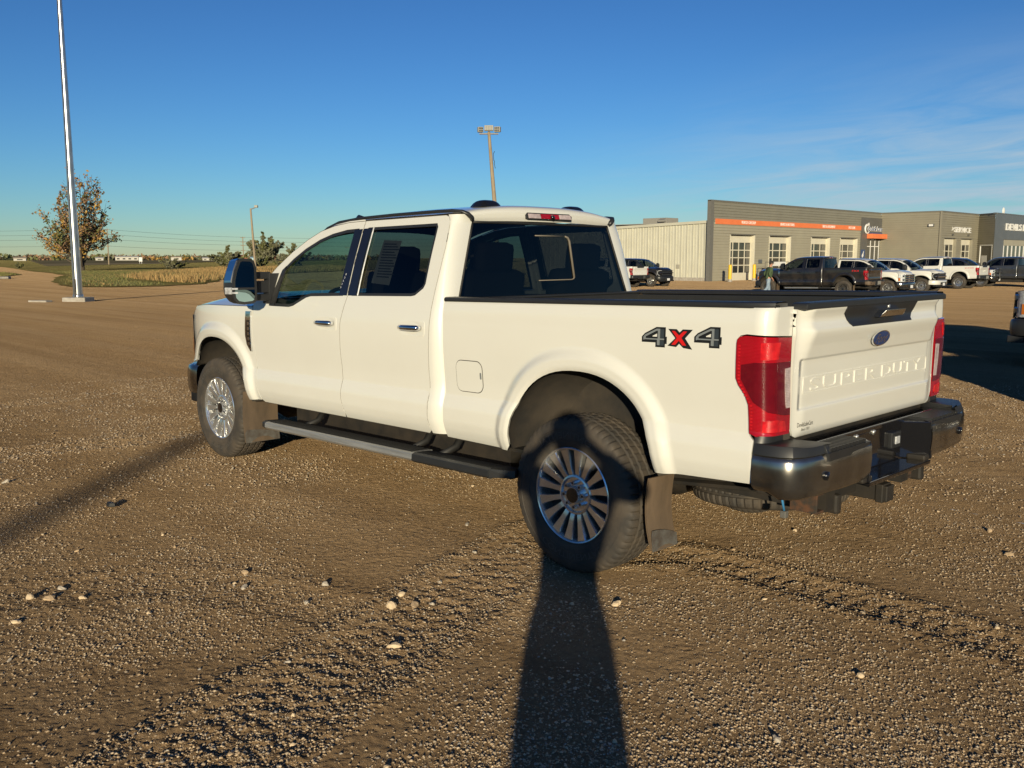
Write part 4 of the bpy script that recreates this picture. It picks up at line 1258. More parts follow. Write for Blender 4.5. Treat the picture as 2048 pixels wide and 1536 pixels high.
    ts = MB(); ts.box((-1.10, 0, .815), (.05, 1.56, .10)); putmb('tailgate_sill', ts, M['frame'], t)
    tin = MB(); tin.box((-1.135, 0, 1.13), (.02, 1.56, .58)); putmb('inner_panel', tin, M['black_plastic'], tg)
    if decal != 'plain' or hero:
        hp = panel([(-.40, 1.4245), (-.40, 1.392), (-.335, 1.330), (.335, 1.330), (.40, 1.392), (.40, 1.4245)], [], step, map_tg(.004), .006, out=-1.0)
        put('handle_trim', hp, M['black_plastic'], tg)
    if hero:
        hh = MB()
        hh.prism([(.09, 1.362), (.075, 1.372), (.035, 1.396), (-.20, 1.396), (-.20, 1.375), (-.185, 1.362)], lambda y, z: (-1.205, y, z), lambda y, z: (-1.243-(z-1.362)*.3, y, z))
        putmb('tailgate_handle', hh, M['chrome'], tg, bevel=.004)
        lk = MB(); lk.tube([(-1.20, -.06, 1.41), (-1.226, -.06, 1.412)], .010, 10); putmb('lock', lk, M['steel'], tg, True)
        # raised nameplate field and letters
        pl = panel([(-.70, 1.110), (-.70, 1.030), (.70, 1.030), (.70, 1.110)], [shrink([(-.70, 1.110), (-.70, 1.030), (.70, 1.030), (.70, 1.110)], .006)], .05, map_tg(.003), .004, out=-1.0)
        put('name_field', pl, paint_m, tg)
        for word, w_, c_ in (('SUPER', .70, -.28), ('DUTY', .50, .38)):
            V, F = fit_text(word, w_, .060, 1.0, spacing=1.1)
            V[:, 0] += c_
            xb = map_tg(0)(-V[:, 0], V[:, 1]+1.070)[0]
            Vv = np.stack([xb+.002-.0070*(V[:, 2] > 0), -V[:, 0], V[:, 1]+1.070], -1)
            make('lettering', rake(Vv), F, paint_m, tg)
        # oval badge
        ov = [(math.cos(a), math.sin(a)) for a in np.linspace(0, 2*PI, 40, endpoint=False)]
        for nm, k, m_, d0, d1 in (('badge', 1.0, M['chrome'], 0, .008), ('badge_field', .93, M['oval_blue'], .006, .0095)):
            b_ = MB(); b_.prism([(p*.094*k, q*.040*(k if k == 1 else .86)) for p, q in ov], lambda y, z, d0=d0: (-1.212-d0+z*-.25, y, 1.252+z), lambda y, z, d1=d1: (-1.212-d1+z*-.25, y, 1.252+z))
            putmb(nm, b_, m_, tg)
        V, F = fit_text('Ford', .128, .044, 0.0, shear=.35)
        Vv = np.stack([-1.2222-V[:, 1]*.25, -V[:, 0], V[:, 1]+1.252], -1)
        make('badge_script', rake(Vv), F, M['chrome'], tg)
        for body, w, h, yc, zc in (('DevilsLakeCars', .135, .021, .675, .893), ('Since 1923', .075, .013, .675, .869)):
            V, F = fit_text(body, w, h, 0.0, shear=.2 if h < .02 else 0)
            yy = yc-V[:, 0]; zz = zc+V[:, 1]
            Vv = np.stack([map_tg(.0012)(yy, zz)[0], yy, zz], -1)
            make('dealer_sticker', rake(Vv), F, M['mark_black'], tg)
    for s in (1, -1):
        gp = MB(); gp.box((-1.1445, s*.80, 1.13), (.03, .05, .60)); putmb('tailgate_gap_shade', gp, M['seam'], t)  # seam-coloured filler, paints the gap beside the tailgate dark as shade
    # bed inside
    bi = MB()
    bi.box((-.07, 0, .915), (2.12, 1.10, .03))
    for k in range(9): bi.box((-.07, -.46+k*.115, .934), (2.08, .05, .014))
    bf = putmb('bed_floor', bi, M['black_plastic'], t)
    for s in (1, -1):
        w_ = MB(); w_.box((-.06, s*.845, 1.275), (2.14, .03, .31)); w_.box((.785, s*.845, 1.025), (.45, .03, .19)); w_.box((-.89, s*.845, 1.025), (.48, .03, .19)); w_.box((-.06, s*.875, 1.44), (2.14, .05, .012))
        putmb('bed_wall', w_, M['black_plastic'], t, bevel=.01)
    fw = MB(); fw.box((1.005, 0, 1.175), (.05, 1.70, .53)); fw.box((1.005, 0, 1.446), (.075, 1.80, .016)); putmb('bed_front', fw, M['black_plastic'], t, bevel=.006)
    # rear bumper
    pods = []
    def bump_path(s):
        return [(-1.105, s*1.006), (-1.17, s*1.008), (-1.235, s*1.000), (-1.285, s*.972), (-1.318, s*.925), (-1.335, s*.86), (-1.347, s*.74), (-1.356, s*.55), (-1.360, s*.36)]
    shell_m = M['chrome_dirty'] if bumper == 'chrome' else M['black_plastic'] if bumper == 'black' else M['flap']
    for s in (1, -1):
        bp = bump_path(s)
        prof = [(-.085, .602), (-.03, .605), (-.008, .622), (0, .66), (.004, .72), (0, .775), (-.008, .797), (-.03, .806), (-.06, .806)]
        G = []
        for i, (x, y) in enumerate(bp):
            a = Vector(bp[min(i+1, len(bp)-1)])-Vector(bp[max(i-1, 0)]); nn = Vector((a.y, -a.x)).normalized()
            if nn.dot(Vector((x+.6, y*.999))) < 0: nn = -nn
            G.append([(x+nn.x*o*(1), y+nn.y*o, z+(.028 if (z < .63 and i < 2) else 0)) for o, z in prof])
        pods.append(G)
    ce = MB()
    ce.hexa([(-1.358, .365, .575), (-1.215, .30, .575), (-1.215, -.30, .575), (-1.358, -.365, .575), (-1.362, .365, .600), (-1.225, .30, .600), (-1.225, -.30, .600), (-1.362, -.365, .600)])
    ce.box((-1.205, 0, .695), (.03, .66, .22))
    for s in (1, -1):
        ce.hexa([(-1.36, s*.37, .60), (-1.215, s*.30, .60), (-1.19, s*.30, .60), (-1.30, s*.40, .60), (-1.36, s*.37, .803), (-1.215, s*.30, .80), (-1.19, s*.30, .80), (-1.30, s*.40, .803)])
    ce.box((-1.19, 0, .805), (.07, 1.54, .03))
    rbo = putmb('rear_bumper', ce, M['gloss_black'] if hero else M['black_plastic'], t, bevel=.006)
    rbo.location.z = -.012
    for G in pods:
        rb = MB(); rb.grid(G); putmb('bumper_end', rb, shell_m, rbo, True, sharp=50)
    for s in (1, -1):
        cp = MB(); bp = bump_path(s)
        pl = [(x+.004*(1 if i > 3 else 0), y*.997) for i, (x, y) in enumerate(bp[:7])]+[(-1.347, s*.775), (-1.17, s*.775), (-1.105, s*.80)]
        cp.prism(pl, lambda x, y: (x, y, .800), lambda x, y: (max(x+.012, -1.33) if x < -1.2 else x, y*.985 if abs(y) > .9 else y, .847-(.010 if x < -1.3 else 0)))
        putmb('corner_cap', cp, M['black_plastic'], rbo, True, bevel=.016)
        sp = MB(); sp.box((-1.262, s*.570, .783), (.188, .41, .036))
        for k in range(11): sp.box((-1.262, s*(.40+k*.034), .8085), (.165, .013, .017))
        putmb('step_pad', sp, M['black_plastic'], rbo)
        sen = MB(); sen.tube([(-1.34, s*.78, .70), (-1.358, s*.78, .70)], [.022, .020], 12); sen.tube([(-1.358, s*.78, .70), (-1.361, s*.78, .70)], [.011, .009], 10)
        putmb('parking_sensor', sen, M['gloss_black'], rbo, True)
    lv = MB()
    for s in (1, -1): lv.box((-1.30, s*.36, .612), (.10, .10, .03))
    lv.box((-1.13, 0, .645), (.10, 1.84, .09)); putmb('lower_valance', lv, M['frame'], rbo, bevel=.01)
    if hero:
        for yy in (.24, .05):
            ll = MB(); ll.tube([(-1.218, yy, .79), (-1.232, yy, .785)], .014, 8); putmb('plate_screw', ll, M['steel'], rbo, True)
        sq = MB(); sq.box((-1.228, -.20, .715), (.03, .11, .085)); putmb('plug_cover', sq, M['black_plastic'], rbo, bevel=.008)
        sq2 = MB(); sq2.box((-1.246, -.20, .715), (.008, .05, .04)); putmb('plug_lens', sq2, M['lens_clear'], rbo, bevel=.003)
    # front end
    Gh = P['hoodG']
    edge = Gh[-1]
    nose = MB(); nose.grid(np.array([edge, edge+[(.018, 0, -.03)]*len(edge), edge+[(.022, 0, -.065)]*len(edge)]))
    putmb('nose', nose, paint_m, t, True)
    gr = MB(); gr.box((4.80, 0, 1.03), (.06, 1.24, .46)); gro = putmb('grille', gr, M['black_plastic'], t, bevel=.01)
    bars = MB()
    if grille == 'bars':
        for zz in (1.215, 1.10, .985, .87): bars.box((4.855, 0, zz), (.05, 1.20, .05))
        bars.box((4.85, 0, 1.03), (.06, .05, .42)); bars.tube([(4.86, .61, 1.24), (4.87, .61, .83)], .028, 8); bars.tube([(4.86, -.61, 1.24), (4.87, -.61, .83)], .028, 8)
    else:
        for zz in (1.20, .86): bars.box((4.85, 0, zz), (.05, 1.20, .035))
        bars.box((4.86, 0, 1.03), (.04, 1.20, .07))
    putmb('grille_bars', bars, chrome, gro, bevel=.008)
    if hero: pass
    for s in (1, -1):
        path = [(4.618, s*.868), (4.70, s*.842), (4.79, s*.765), (4.835, s*.66), (4.845, s*.615)]
        hl = MB(); hl.grid([[(x, y, z) for x, y in path] for z in (.855, .87, .98, 1.10, 1.22, 1.262)])
        hlo = putmb('headlamp', hl, M['lens_clear'] if grille == 'bars' else M['gloss_black'], t, True)
        if grille == 'bars':
            am = MB(); am.grid([[(x+.004, y*1.004, z) for x, y in path[:2]] for z in (.90, 1.06)]); putmb('turn_signal', am, M['amber'], hlo)
            for pz in (1.16, .96):
                pj = MB(); pj.box((4.80, s*.70, pz), (.09, .12, .10)); putmb('projector', pj, M['chrome'], hlo, bevel=.02)
        else:
            dr_ = MB(); dr_.tube([(4.855, s*.62, 1.23), (4.845, s*.66, 1.235), (4.80, s*.77, 1.235), (4.72, s*.85, 1.22), (4.66, s*.872, 1.15), (4.66, s*.872, 1.00), (4.73, s*.846, .91), (4.80, s*.77, .885)], .018, 6); putmb('light_bar', dr_, M['lens_clear'], hlo, True)
            pj = MB(); pj.box((4.80, s*.72, 1.06), (.08, .16, .06)); putmb('projector', pj, M['chrome'], hlo, bevel=.01)
        st = MB(); st.grid([[(4.60, s*.885, z), (4.62, s*.868, z)] for z in (.86, 1.262)]); putmb('lamp_surround', st, M['black_plastic'], hlo)
    fb = MB()
    fp = [(4.47, .935), (4.57, .938), (4.70, .910), (4.82, .84), (4.90, .70), (4.945, .45), (4.96, .0)]
    fp = fp+[(x, -y) for x, y in fp[-2::-1]]
    prof = [(-.06, .560), (-.012, .572), (0, .61), (.006, .69), (0, .775), (-.01, .810), (-.05, .828), (-.16, .832)]
    G = []
    for i, (x, y) in enumerate(fp):
        a = Vector(fp[min(i+1, len(fp)-1)])-Vector(fp[max(i-1, 0)]); nn = Vector((-a.y, a.x)).normalized()
        if nn.dot(Vector((x-4.2, y))) < 0: nn = -nn
        G.append([(x+nn.x*o, y+nn.y*o, z) for o, z in prof])
    fb.grid(G)
    fbm = M['chrome_dirty'] if (chrome_front and body_trim is None) else (body_trim or M['black_plastic'])
    fbo = putmb('front_bumper', fb, fbm, t, True, sharp=50)
    va = MB(); va.box((4.78, 0, .51), (.24, 1.60, .11)); va.box((4.975, 0, .655), (.03, .80, .13)); putmb('valance', va, M['black_plastic'], fbo, bevel=.015)
    if not hero:
        pt = MB(); pt.box((5.0, 0, .60), (.01, .31, .16)); putmb('plate', pt, M['mark_white'], fbo)
    # chassis
    ch = MB()
    for s in (1, -1):
        ch.box((1.8, s*.43, .56), (6.0, .09, .17)); ch.tube([(-1.0, s*.50, .55), (-.2, s*.50, .47), (.6, s*.50, .52)], .035, 6, flat=.5)
    for xx in (-1.05, .9, 2.2, 3.4): ch.box((xx, 0, .56), (.10, .9, .12))
    ch.box((2.3, 0, .50), (1.6, .60, .16)); ch.box((1.75, .72, .585), (3.0, .34, .02)); ch.box((1.75, -.72, .585), (3.0, .34, .02))
    ch.box((1.8, 0, .665), (5.6, 1.50, .03))
    ch.box((2.05, 0, .47), (2.5, 1.30, .30))
    cho = ch.build('chassis', M['frame'], t, bevel=.0)
    for xx, dy in ((0, 0), (4.066, .25)):
        ax = MB(); ax.cyl((xx, -.72, .424), (xx, .72, .424), .055, n=12)
        ax.tube([(xx, dy-.17, .424), (xx, dy-.05, .424), (xx, dy+.05, .424), (xx, dy+.17, .424)], [.07, .16, .16, .07], 14)
        ax.build('axle', M['frame'], t, True, sharp=50)
    if hero:
        sp_t = MB()
        ty, ri = wheel_meshes(False)
        so = bpy.data.objects.new('spare_tyre', ty); link(so, t); so.location = (-.62, 0, .50); so.rotation_euler = (PI/2+R(2), R(4), 0)
        hi = MB(); hi.box((-1.10, 0, .53), (.09, 1.02, .075)); hi.box((-1.19, 0, .505), (.24, .082, .082)); hi.box((-1.27, 0, .505), (.04, .096, .096))
        hio = hi.build('tow_hitch', M['frame'], t, bevel=.006)
        hb = MB(); hb.box((-1.2915, 0, .505), (.006, .06, .06)); hb.build('receiver_opening', M['rubber_black'], hio)
        for yy in (.50, -.50):
            fr = MB()
            for c, d in (((0, .044, 0), (.14, .010, .098)), ((0, -.044, 0), (.14, .010, .098)), ((0, 0, .044), (.14, .078, .010)), ((0, 0, -.044), (.14, .078, .010))): fr.box((-1.12+c[0], yy+c[1], .525+c[2]), d)
            fr.build('tow_hook_bracket', M['rust'], hio, bevel=.003)
            f2 = MB(); f2.box((-1.15, yy-.13, .50), (.14, .05, .10)); f2.build('hitch_plate', M['frame'], hio, bevel=.015)
        wi = MB(); wi.tube([(-1.06, .66, .63), (-1.08, .68, .56), (-1.085, .665, .50)], .006, 6); wi.build('trailer_wire', M['blue_wire'], t, True)
        wp = MB(); wp.box((-1.086, .664, .482), (.03, .03, .035)); wp.build('wire_plug', M['steel_dull'], bpy.data.objects[wi_name(t)], bevel=.004)
        ex = MB(); ex.tube([(-.30, -.62, .50), (-.6, -.70, .48), (-.80, -.86, .45)], .05, 14); ex.build('exhaust_pipe', M['steel_dull'], t, True)
    # cabin
    ci = MB(); ci.box((2.35, 0, .80), (2.2, 1.75, .05)); ci.box((1.10, 0, 1.0), (.03, 1.60, .62)); ci.box((3.40, 0, 1.05), (.05, 1.70, .55))
    for s in (1, -1): ci.box((2.25, s*.925, 1.02), (2.15, .02, .80))
    cio = putmb('cabin_floor', ci, M['interior'], t)
    hl_ = MB(); hl_.grid([[(x, y, z-.04) for x, y, z in row] for row in P['roofG'][17:, 2:-2]]); putmb('headliner', hl_, M['dash'], t, True)
    for (sx, sy, w_) in ((2.42, .42, .52), (2.42, -.42, .52), (1.42, .44, .56), (1.42, -.44, .56)):
        se = MB(); se.box((sx+.15, sy, 1.00), (.52, w_, .16)); se.box((sx-.16, sy, 1.32), (.16, w_-.02, .62), ry=R(-12))
        seo = putmb('seat', se, M['seat'], cio, True, bevel=.06)
        hr = MB(); hr.box((sx-.245, sy, 1.70), (.10, .30, .20), ry=R(-6)); putmb('headrest', hr, M['seat'], cio, True, bevel=.045)
    da = MB(); da.box((3.20, 0, 1.27), (.40, 1.66, .22), ry=R(8)); da.box((3.02, .42, 1.31), (.14, .40, .12)); putmb('dashboard', da, M['dash'], cio, True, bevel=.05)
    sw = MB()
    c = Vector((2.86, .42, 1.33)); ax_ = Vector((-.85, 0, .53)).normalized(); u = Vector((0, 1, 0)); v_ = ax_.cross(u)
    sw.tube([c+(u*math.cos(a)+v_*math.sin(a))*.19 for a in np.linspace(0, 2*PI, 25)], .016, 8, cap=False); sw.tube([c, c-ax_*.16], [.07, .03], 10)
    sw.tube([c+u*.18, c-u*.18], .014, 6); putmb('steering_wheel', sw, M['interior'], cio, True)
    # wheels
    ty, ri = wheel_meshes(not hero)
    for wx in (0, 4.066):
        for s in (1, -1):
            w_ = bpy.data.objects.new('wheel', None); w_.empty_display_size = .2; link(w_, t)
            w_.location = (wx, s*(.812 if wx else .847), .426); w_.rotation_euler = (0, R(17 if wx else 4), 0 if s == 1 else PI)
            link(bpy.data.objects.new('tyre', ty), w_)
            ro_ = link(bpy.data.objects.new('rim', ri), w_)
            if hero: link(bpy.data.objects.new('sidewall_lettering', _cache['sidewall']), w_)
            if alloy_override:
                ro_.material_slots[0].link = 'OBJECT'; ro_.material_slots[0].material = alloy_override
    return t, doors
def wi_name(t):
    return [c.name for c in t.children if c.name.startswith('trailer_wire')][0]
M['chrome_blue'] = mat('chrome_cap', (0.62, 0.66, 0.72), 0.05, 1.0, var=0.05)
M['slider'] = mat('slider_frame', (0.19, 0.165, 0.13), 0.5)
M['seam'] = mat('shut_line', (0.06, 0.052, 0.042), 0.8)
M['steel_dull'] = mat('dull_steel', (0.20, 0.195, 0.18), 0.55, 0.5, col2=(0.12, 0.10, 0.085), scale=14)
hero, hdoors = pickup('pickup_truck', 'white crew cab pickup with 4x4 decal in front, photographed from the rear left', 'pickup', (0, 0, 0), 0, M['white_paint'], hero=True)

def side_decal(name, poly, m, parent, off, bed=True, holes=(), fl=.0015):
    p = panel(poly, list(holes), .05, map_side(bed, off), fl)
    return make(name, rake(p[0]), p[1], m, parent, True, p[2])

# fuel filler door: a rounded flap 2 mm proud inside its own shut line
def rrect(x0, x1, z0, z1, r, n=5):
    out = []
    for cx, cz, a0 in ((x1-r, z1-r, 0), (x0+r, z1-r, 90), (x0+r, z0+r, 180), (x1-r, z0+r, 270)):
        for k in range(n+1):
            a = R(a0+90*k/n); out.append((cx+r*math.cos(a), cz+r*math.sin(a)))
    return out
fd = rrect(.695, .922, .905, 1.088, .045)
side_decal('fuel_door', fd, M['white_paint'], hero, .0030)
side_decal('fuel_door_gap', shrink(fd, -.0045), M['seam'] if 'seam' in M else M['mark_grey'], hero, .0008, True, [shrink(fd, .0005)], .0005)
side_decal('fuel_door_pull', rrect(.700, .714, .985, 1.025, .006, 3), M['mark_grey'], hero, .0045)

# 4x4 decal: outlines in the decal's own units, as seen from the driver's side
def dec(pts, x0, z0, k):
    # decal u grows towards the tail (to the right in the picture), v upwards
    return [(x0-u*k, z0+v*k) for u, v in pts]
four_o = [(0, .72), (.30, 1.0), (1.42, 1.52), (2.32, 1.52), (2.32, .78), (2.45, .78), (2.45, .20), (2.28, .20), (2.28, -.08), (1.36, -.08), (1.36, .28), (0, .28)]
four_h = [(1.05, .80), (1.50, 1.00), (1.50, .74), (1.05, .74)]
four_g = [(.16, .46), (.16, .70), (.36, .90), (1.46, 1.38), (1.80, 1.38), (1.80, .62), (2.20, .62), (2.20, .50), (1.78, .50), (1.78, .08), (1.52, .08), (1.52, .50), (.30, .50), (.24, .46)]
four_gh = [(.40, .60), (.40, .74), (1.46, 1.22), (1.58, 1.22), (1.58, .60)]
four_s = [(1.82, 1.36), (2.18, 1.36), (2.18, .66), (1.82, .66)]
four_s2 = [(1.80, .46), (2.18, .46), (2.18, .06), (1.80, .06)]
ex_o = [(0, 1.35), (.80, 1.35), (1.08, 1.10), (1.38, 1.35), (2.30, 1.35), (1.62, .66), (2.30, -.18), (1.48, -.10), (1.08, .22), (.80, -.05), (-.02, .02), (.70, .64)]
ex_i = [(.36, 1.20), (.66, 1.20), (1.06, .86), (1.46, 1.20), (1.80, 1.20), (1.28, .68), (1.76, .10), (1.40, .10), (1.06, .46), (.72, .12), (.36, .12), (.86, .66)]
k = .0605
dz0 = 1.245
for u0, v0 in ((0, 0), (5.02, .17)):
    o4 = side_decal('decal_numeral', dec([(a+u0, b+v0) for a, b in four_o], -.470, dz0, k), M['mark_black'], hero, .0012, True, [dec([(a+u0, b+v0) for a, b in four_h], -.470, dz0, k)])
    side_decal('numeral_bevel', dec([(a+u0, b+v0) for a, b in four_g], -.470, dz0, k), M['mark_grey'], o4, .0022, True, [dec([(a+u0, b+v0) for a, b in four_gh], -.470, dz0, k)], .0005)
    for q in (four_s, four_s2): side_decal('numeral_face', dec([(a+u0, b+v0) for a, b in q], -.470, dz0, k), M['mark_slate'], o4, .0024, True, (), .0005)
xo = side_decal('decal_cross', dec([(a+2.56, b+.06) for a, b in ex_o], -.470, dz0, k), M['mark_black'], hero, .0012)
side_decal('cross_face', dec([(a+2.56, b+.06) for a, b in ex_i], -.470, dz0, k), M['mark_red'], xo, .0024, True, (), .0005)

# chrome fender vent with black louvres and grey-blue step above it
vo = [(3.462, 1.325), (3.385, 1.325), (3.385, 1.01), (3.405, 1.01), (3.452, 1.06), (3.470, 1.13)]
vt = side_decal('fender_vent', vo, M['chrome'], hero, .012, False, (), .014)
vi = [(3.442, 1.255), (3.392, 1.255), (3.392, 1.035), (3.408, 1.035), (3.438, 1.075), (3.450, 1.14)]
side_decal('vent_mesh', vi, M['gloss_black'], vt, .0135, False, (), .002)
for zz in (1.23, 1.19, 1.15, 1.11, 1.07):
    side_decal('vent_louvre', [(3.425, zz+.012), (3.393, zz+.012), (3.393, zz-.014), (3.425, zz-.014)], M['chrome'], vt, .0165, False, (), .004)
V, F = fit_text('XLT', .045, .018, 0.0)
yv = side_y(3.424-V[:, 0], 1.295+V[:, 1], False)+.0140
make('vent_lettering', rake(np.stack([3.424-V[:, 0], yv, 1.295+V[:, 1]], -1)), F, M['mark_slate'], vt)

# keypad digits on the pillar cover, sticker behind the rear door glass
for i, zz in enumerate(np.linspace(1.605, 1.515, 5)):
    V, F = fit_text(('1', '3', '5', '7', '9')[i], .010 if i else .006, .013, 0.0)
    xx = 2.165+.03*(i/4)-V[:, 0]; z2 = zz+V[:, 1]
    yv = side_prof(z2)+.0048
    make('keypad_digit', rake(np.stack([xx, yv, z2], -1)), F, M['mark_white'], hdoors[1][0])
stp = panel([(1.855, 1.83), (1.655, 1.82), (1.68, 1.53), (1.885, 1.545)], [], .05, map_side(False, -.022), 0)
make('window_sticker', rake(stp[0]), stp[1], M['paper'], hdoors[1][1], True, stp[2])
lines = MB()
for i in range(13):
    z = 1.80-i*.018
    q = np.stack(map_side(False, -.0205)(np.array([1.84, 1.70-.02*(i % 3), 1.70-.02*(i % 3), 1.84]), np.array([z, z-.006, z+.002, z+.008])), -1)
    lines.add(q, [(0, 1, 2, 3)])
lines.V = [tuple(v) for v in rake(lines.V)]
lines.build('sticker_print', M['mark_grey'], hdoors[1][1])
# ------------------------------------------------------------------ service building
GZ = -.27
def ribbed(name, parent, m_, A, B, z0, z1, pitch=.235, depth=.02, openings=(), upper=None):
    """Wall sheet from A to B (plan points), courses of siding with a lip under each, cut round openings (u0,u1,za,zb)."""
    A = Vector((A[0], A[1], 0)); B = Vector((B[0], B[1], 0)); L = (B-A).length; d = (B-A)/L
    n = Vector((d.y, -d.x, 0)) if True else None
    mb = MB()
    zs = []
    z = z0
    us = sorted({0, L, *[o[0] for o in openings], *[o[1] for o in openings]})
    cuts = sorted({z0, z1, *[o[2] for o in openings], *[o[3] for o in openings]})
    k = 0
    gv = .045
    while z < z1-1e-6:
        ph = (z-z0) % pitch
        ph = 0 if ph > pitch-1e-4 else ph
        ze = min(z+(gv-ph if ph < gv-1e-4 else pitch-ph), z1)
        nxt = [c for c in cuts if z+1e-6 < c < ze-1e-6]
        top = nxt[0] if nxt else ze
        groove = ph < gv-1e-4
        for a, b in zip(us[:-1], us[1:]):
            um = (a+b)/2; zm = (z+top)/2
            if any(o[0] < um < o[1] and o[2] < zm < o[3] for o in openings): continue
            o0 = depth-.055 if groove else depth
            p = [A+d*a+n*o0+Vector((0, 0, z)), A+d*b+n*o0+Vector((0, 0, z)), A+d*b+n*o0+Vector((0, 0, top)), A+d*a+n*o0+Vector((0, 0, top))]
            mb.add(p, [(0, 1, 2, 3)], 1 if (upper is not None and zm > upper) else 0)
            if groove:
                q = n*.055
                mb.add([p[3], p[2], p[2]+q, p[3]+q], [(0, 1, 2, 3)], 0); mb.add([p[0], p[1], p[1]+q, p[0]+q], [(0, 1, 2, 3)], 0)
        z = top
    return mb.build(name, m_, parent, fix=False)
def frame_at(A, B):
    A = Vector((A[0], A[1], 0)); B = Vector((B[0], B[1], 0)); L = (B-A).length; d = (B-A)/L; n = Vector((d.y, -d.x, 0))
    return lambda u, z, o=0.0: A+d*u+n*o+Vector((0, 0, z))
def slab(f, u0, u1, z0, z1, o0, o1):
    mb = MB(); mb.hexa([f(u0, z0, o0), f(u1, z0, o0), f(u1, z0, o1), f(u0, z0, o1), f(u0, z1, o0), f(u1, z1, o0), f(u1, z1, o1), f(u0, z1, o1)])
    return mb
def sign(f, body, u, z, w, h, o, m_, name, parent, th=.03, **k):
    V, F = fit_text(body, w, h, 1.0, **k)
    W = [f(u+a, z+b, o+(th if c > 0 else 0)) for a, b, c in V]
    return make(name, W, F, m_, parent)
# plan corners; walls run so that their outside lies to the right of A->B
WA, WB, WC, WD, WE, WF = (41.07, -62.15), (41.07, -94.45), (34.75, -94.45), (34.75, -105.0), (32.40, -103.05), (32.40, -126.0)
ZT = 6.41
bld = thing('service_building', 'long low grey ribbed service building with orange band and white metal side wing', 'building', (41.07, -62.15, GZ))
def rel(o):
    """Put a mesh made in world coordinates under the building's own empty."""
    o.parent = bld; o.matrix_parent_inverse = Matrix.Translation(-bld.location); return o
k = 1.1592
zz_ = lambda z: (z-1.696)*k+1.696
doors_u = [(2.53*k, 5.83*k), (8.08*k, 11.30*k), (14.80*k, 17.95*k), (19.97*k, 23.12*k)]
dz1 = zz_(3.41)
ops = [(a, b, GZ, dz1) for a, b in doors_u]
ent = (25.0*k, 27.75*k, GZ, zz_(3.40))
w1 = rel(ribbed('facade_wall', None, [M['siding_grey'], M['siding_upper']], WA, WB, GZ, ZT, openings=ops+[ent], upper=4.75))
fA = frame_at(WA, WB)
def part(mb, name, m_, parent, bevel=0.0):
    o = mb.build(name, m_, None, bevel=bevel)
    if parent is bld: return rel(o)
    o.parent = parent; return o
def under(o, p):
    o.parent = p; o.matrix_parent_inverse = Matrix(); return o
def bay_door(f, u0, u1, ztop, cols=4, opening=0.0, depth=.35, zb=GZ, jambm='cream'):
    """Sectional door set back in its opening: solid head panel, four rows of panes, solid foot panel."""
    H = ztop-zb
    j = slab(f, u0-.10, u0, zb, ztop, .03, -depth); j.add(*(lambda q: (q.V, q.F))(slab(f, u1, u1+.10, zb, ztop, .03, -depth)))
    jo = part(slab(f, u0-.10, u0, zb, ztop+.0, .035, -depth), 'door_jamb', M[jambm], bld)
    part(slab(f, u1, u1+.10, zb, ztop, .035, -depth), 'door_jamb', M[jambm], bld)
    part(slab(f, u0-.10, u1+.10, ztop, ztop+.06, .06, -depth), 'door_head', M['siding_trim'], bld)
    fr = MB()
    z0, z1 = zb+.66, ztop-.66
    o = -depth
    def sl(a, b, c, d, t0=o, t1=o-.05):
        q = slab(f, a, b, c, d, t0, t1); fr.add(q.V, q.F)
    sl(u0, u1, zb, z0); sl(u0, u1, z1, ztop)
    w = (u1-u0)/cols; h = (z1-z0)/4
    for i in range(cols+1):
        c = u0+i*w; sl(max(u0, c-.05), min(u1, c+.05), z0, z1)
    for i in range(1, 4): sl(u0, u1, z0+i*h-.04, z0+i*h+.04, o+.002, o-.052)
    do = part(fr, 'bay_door', M['cream'], bld)
    for i in range(cols):
        for r_ in range(4):
            p = slab(f, u0+i*w+.05, u0+(i+1)*w-.05, z0+r_*h+.04, z0+(r_+1)*h-.04, o-.03, o-.04)
            under(p.build('pane', M['pane'], None), do)
    return do
for i, (a, b) in enumerate(doors_u): bay_door(fA, a, b, dz1, 4 if i == 0 else 3)
# orange band with its lettering
band = part(slab(fA, .5, 23.72*k, 4.53, 4.97, .02, .07), 'orange_band', M['orange'], bld)
for body, uc, w in (('VEHICLE CHECKUP', 4.85*k, 2.0*k), ('BRAKES & BATTERIES', 10.65*k, 2.2*k), ('TIRES & ALIGNMENT', 17.6*k, 2.3*k), ('FAST LUBE', 21.9*k, 1.25*k)):
    under(sign(fA, body, uc, 4.76, w, .24, .071, M['sign_white'], 'band_lettering', None, .02), band)
part(slab(fA, -.25, .22, GZ, ZT+.04, .05, -.30), 'corner_trim', M['siding_trim'], bld)
part(slab(fA, -.25, 32.3, ZT, ZT+.10, .06, -.30), 'parapet_cap', M['siding_trim'], bld)
part(slab(fA, 7.0*k-.6, 7.0*k+.0, 1.2, 1.55, .02, .07), 'notice_box', M['clad_slate'], bld)
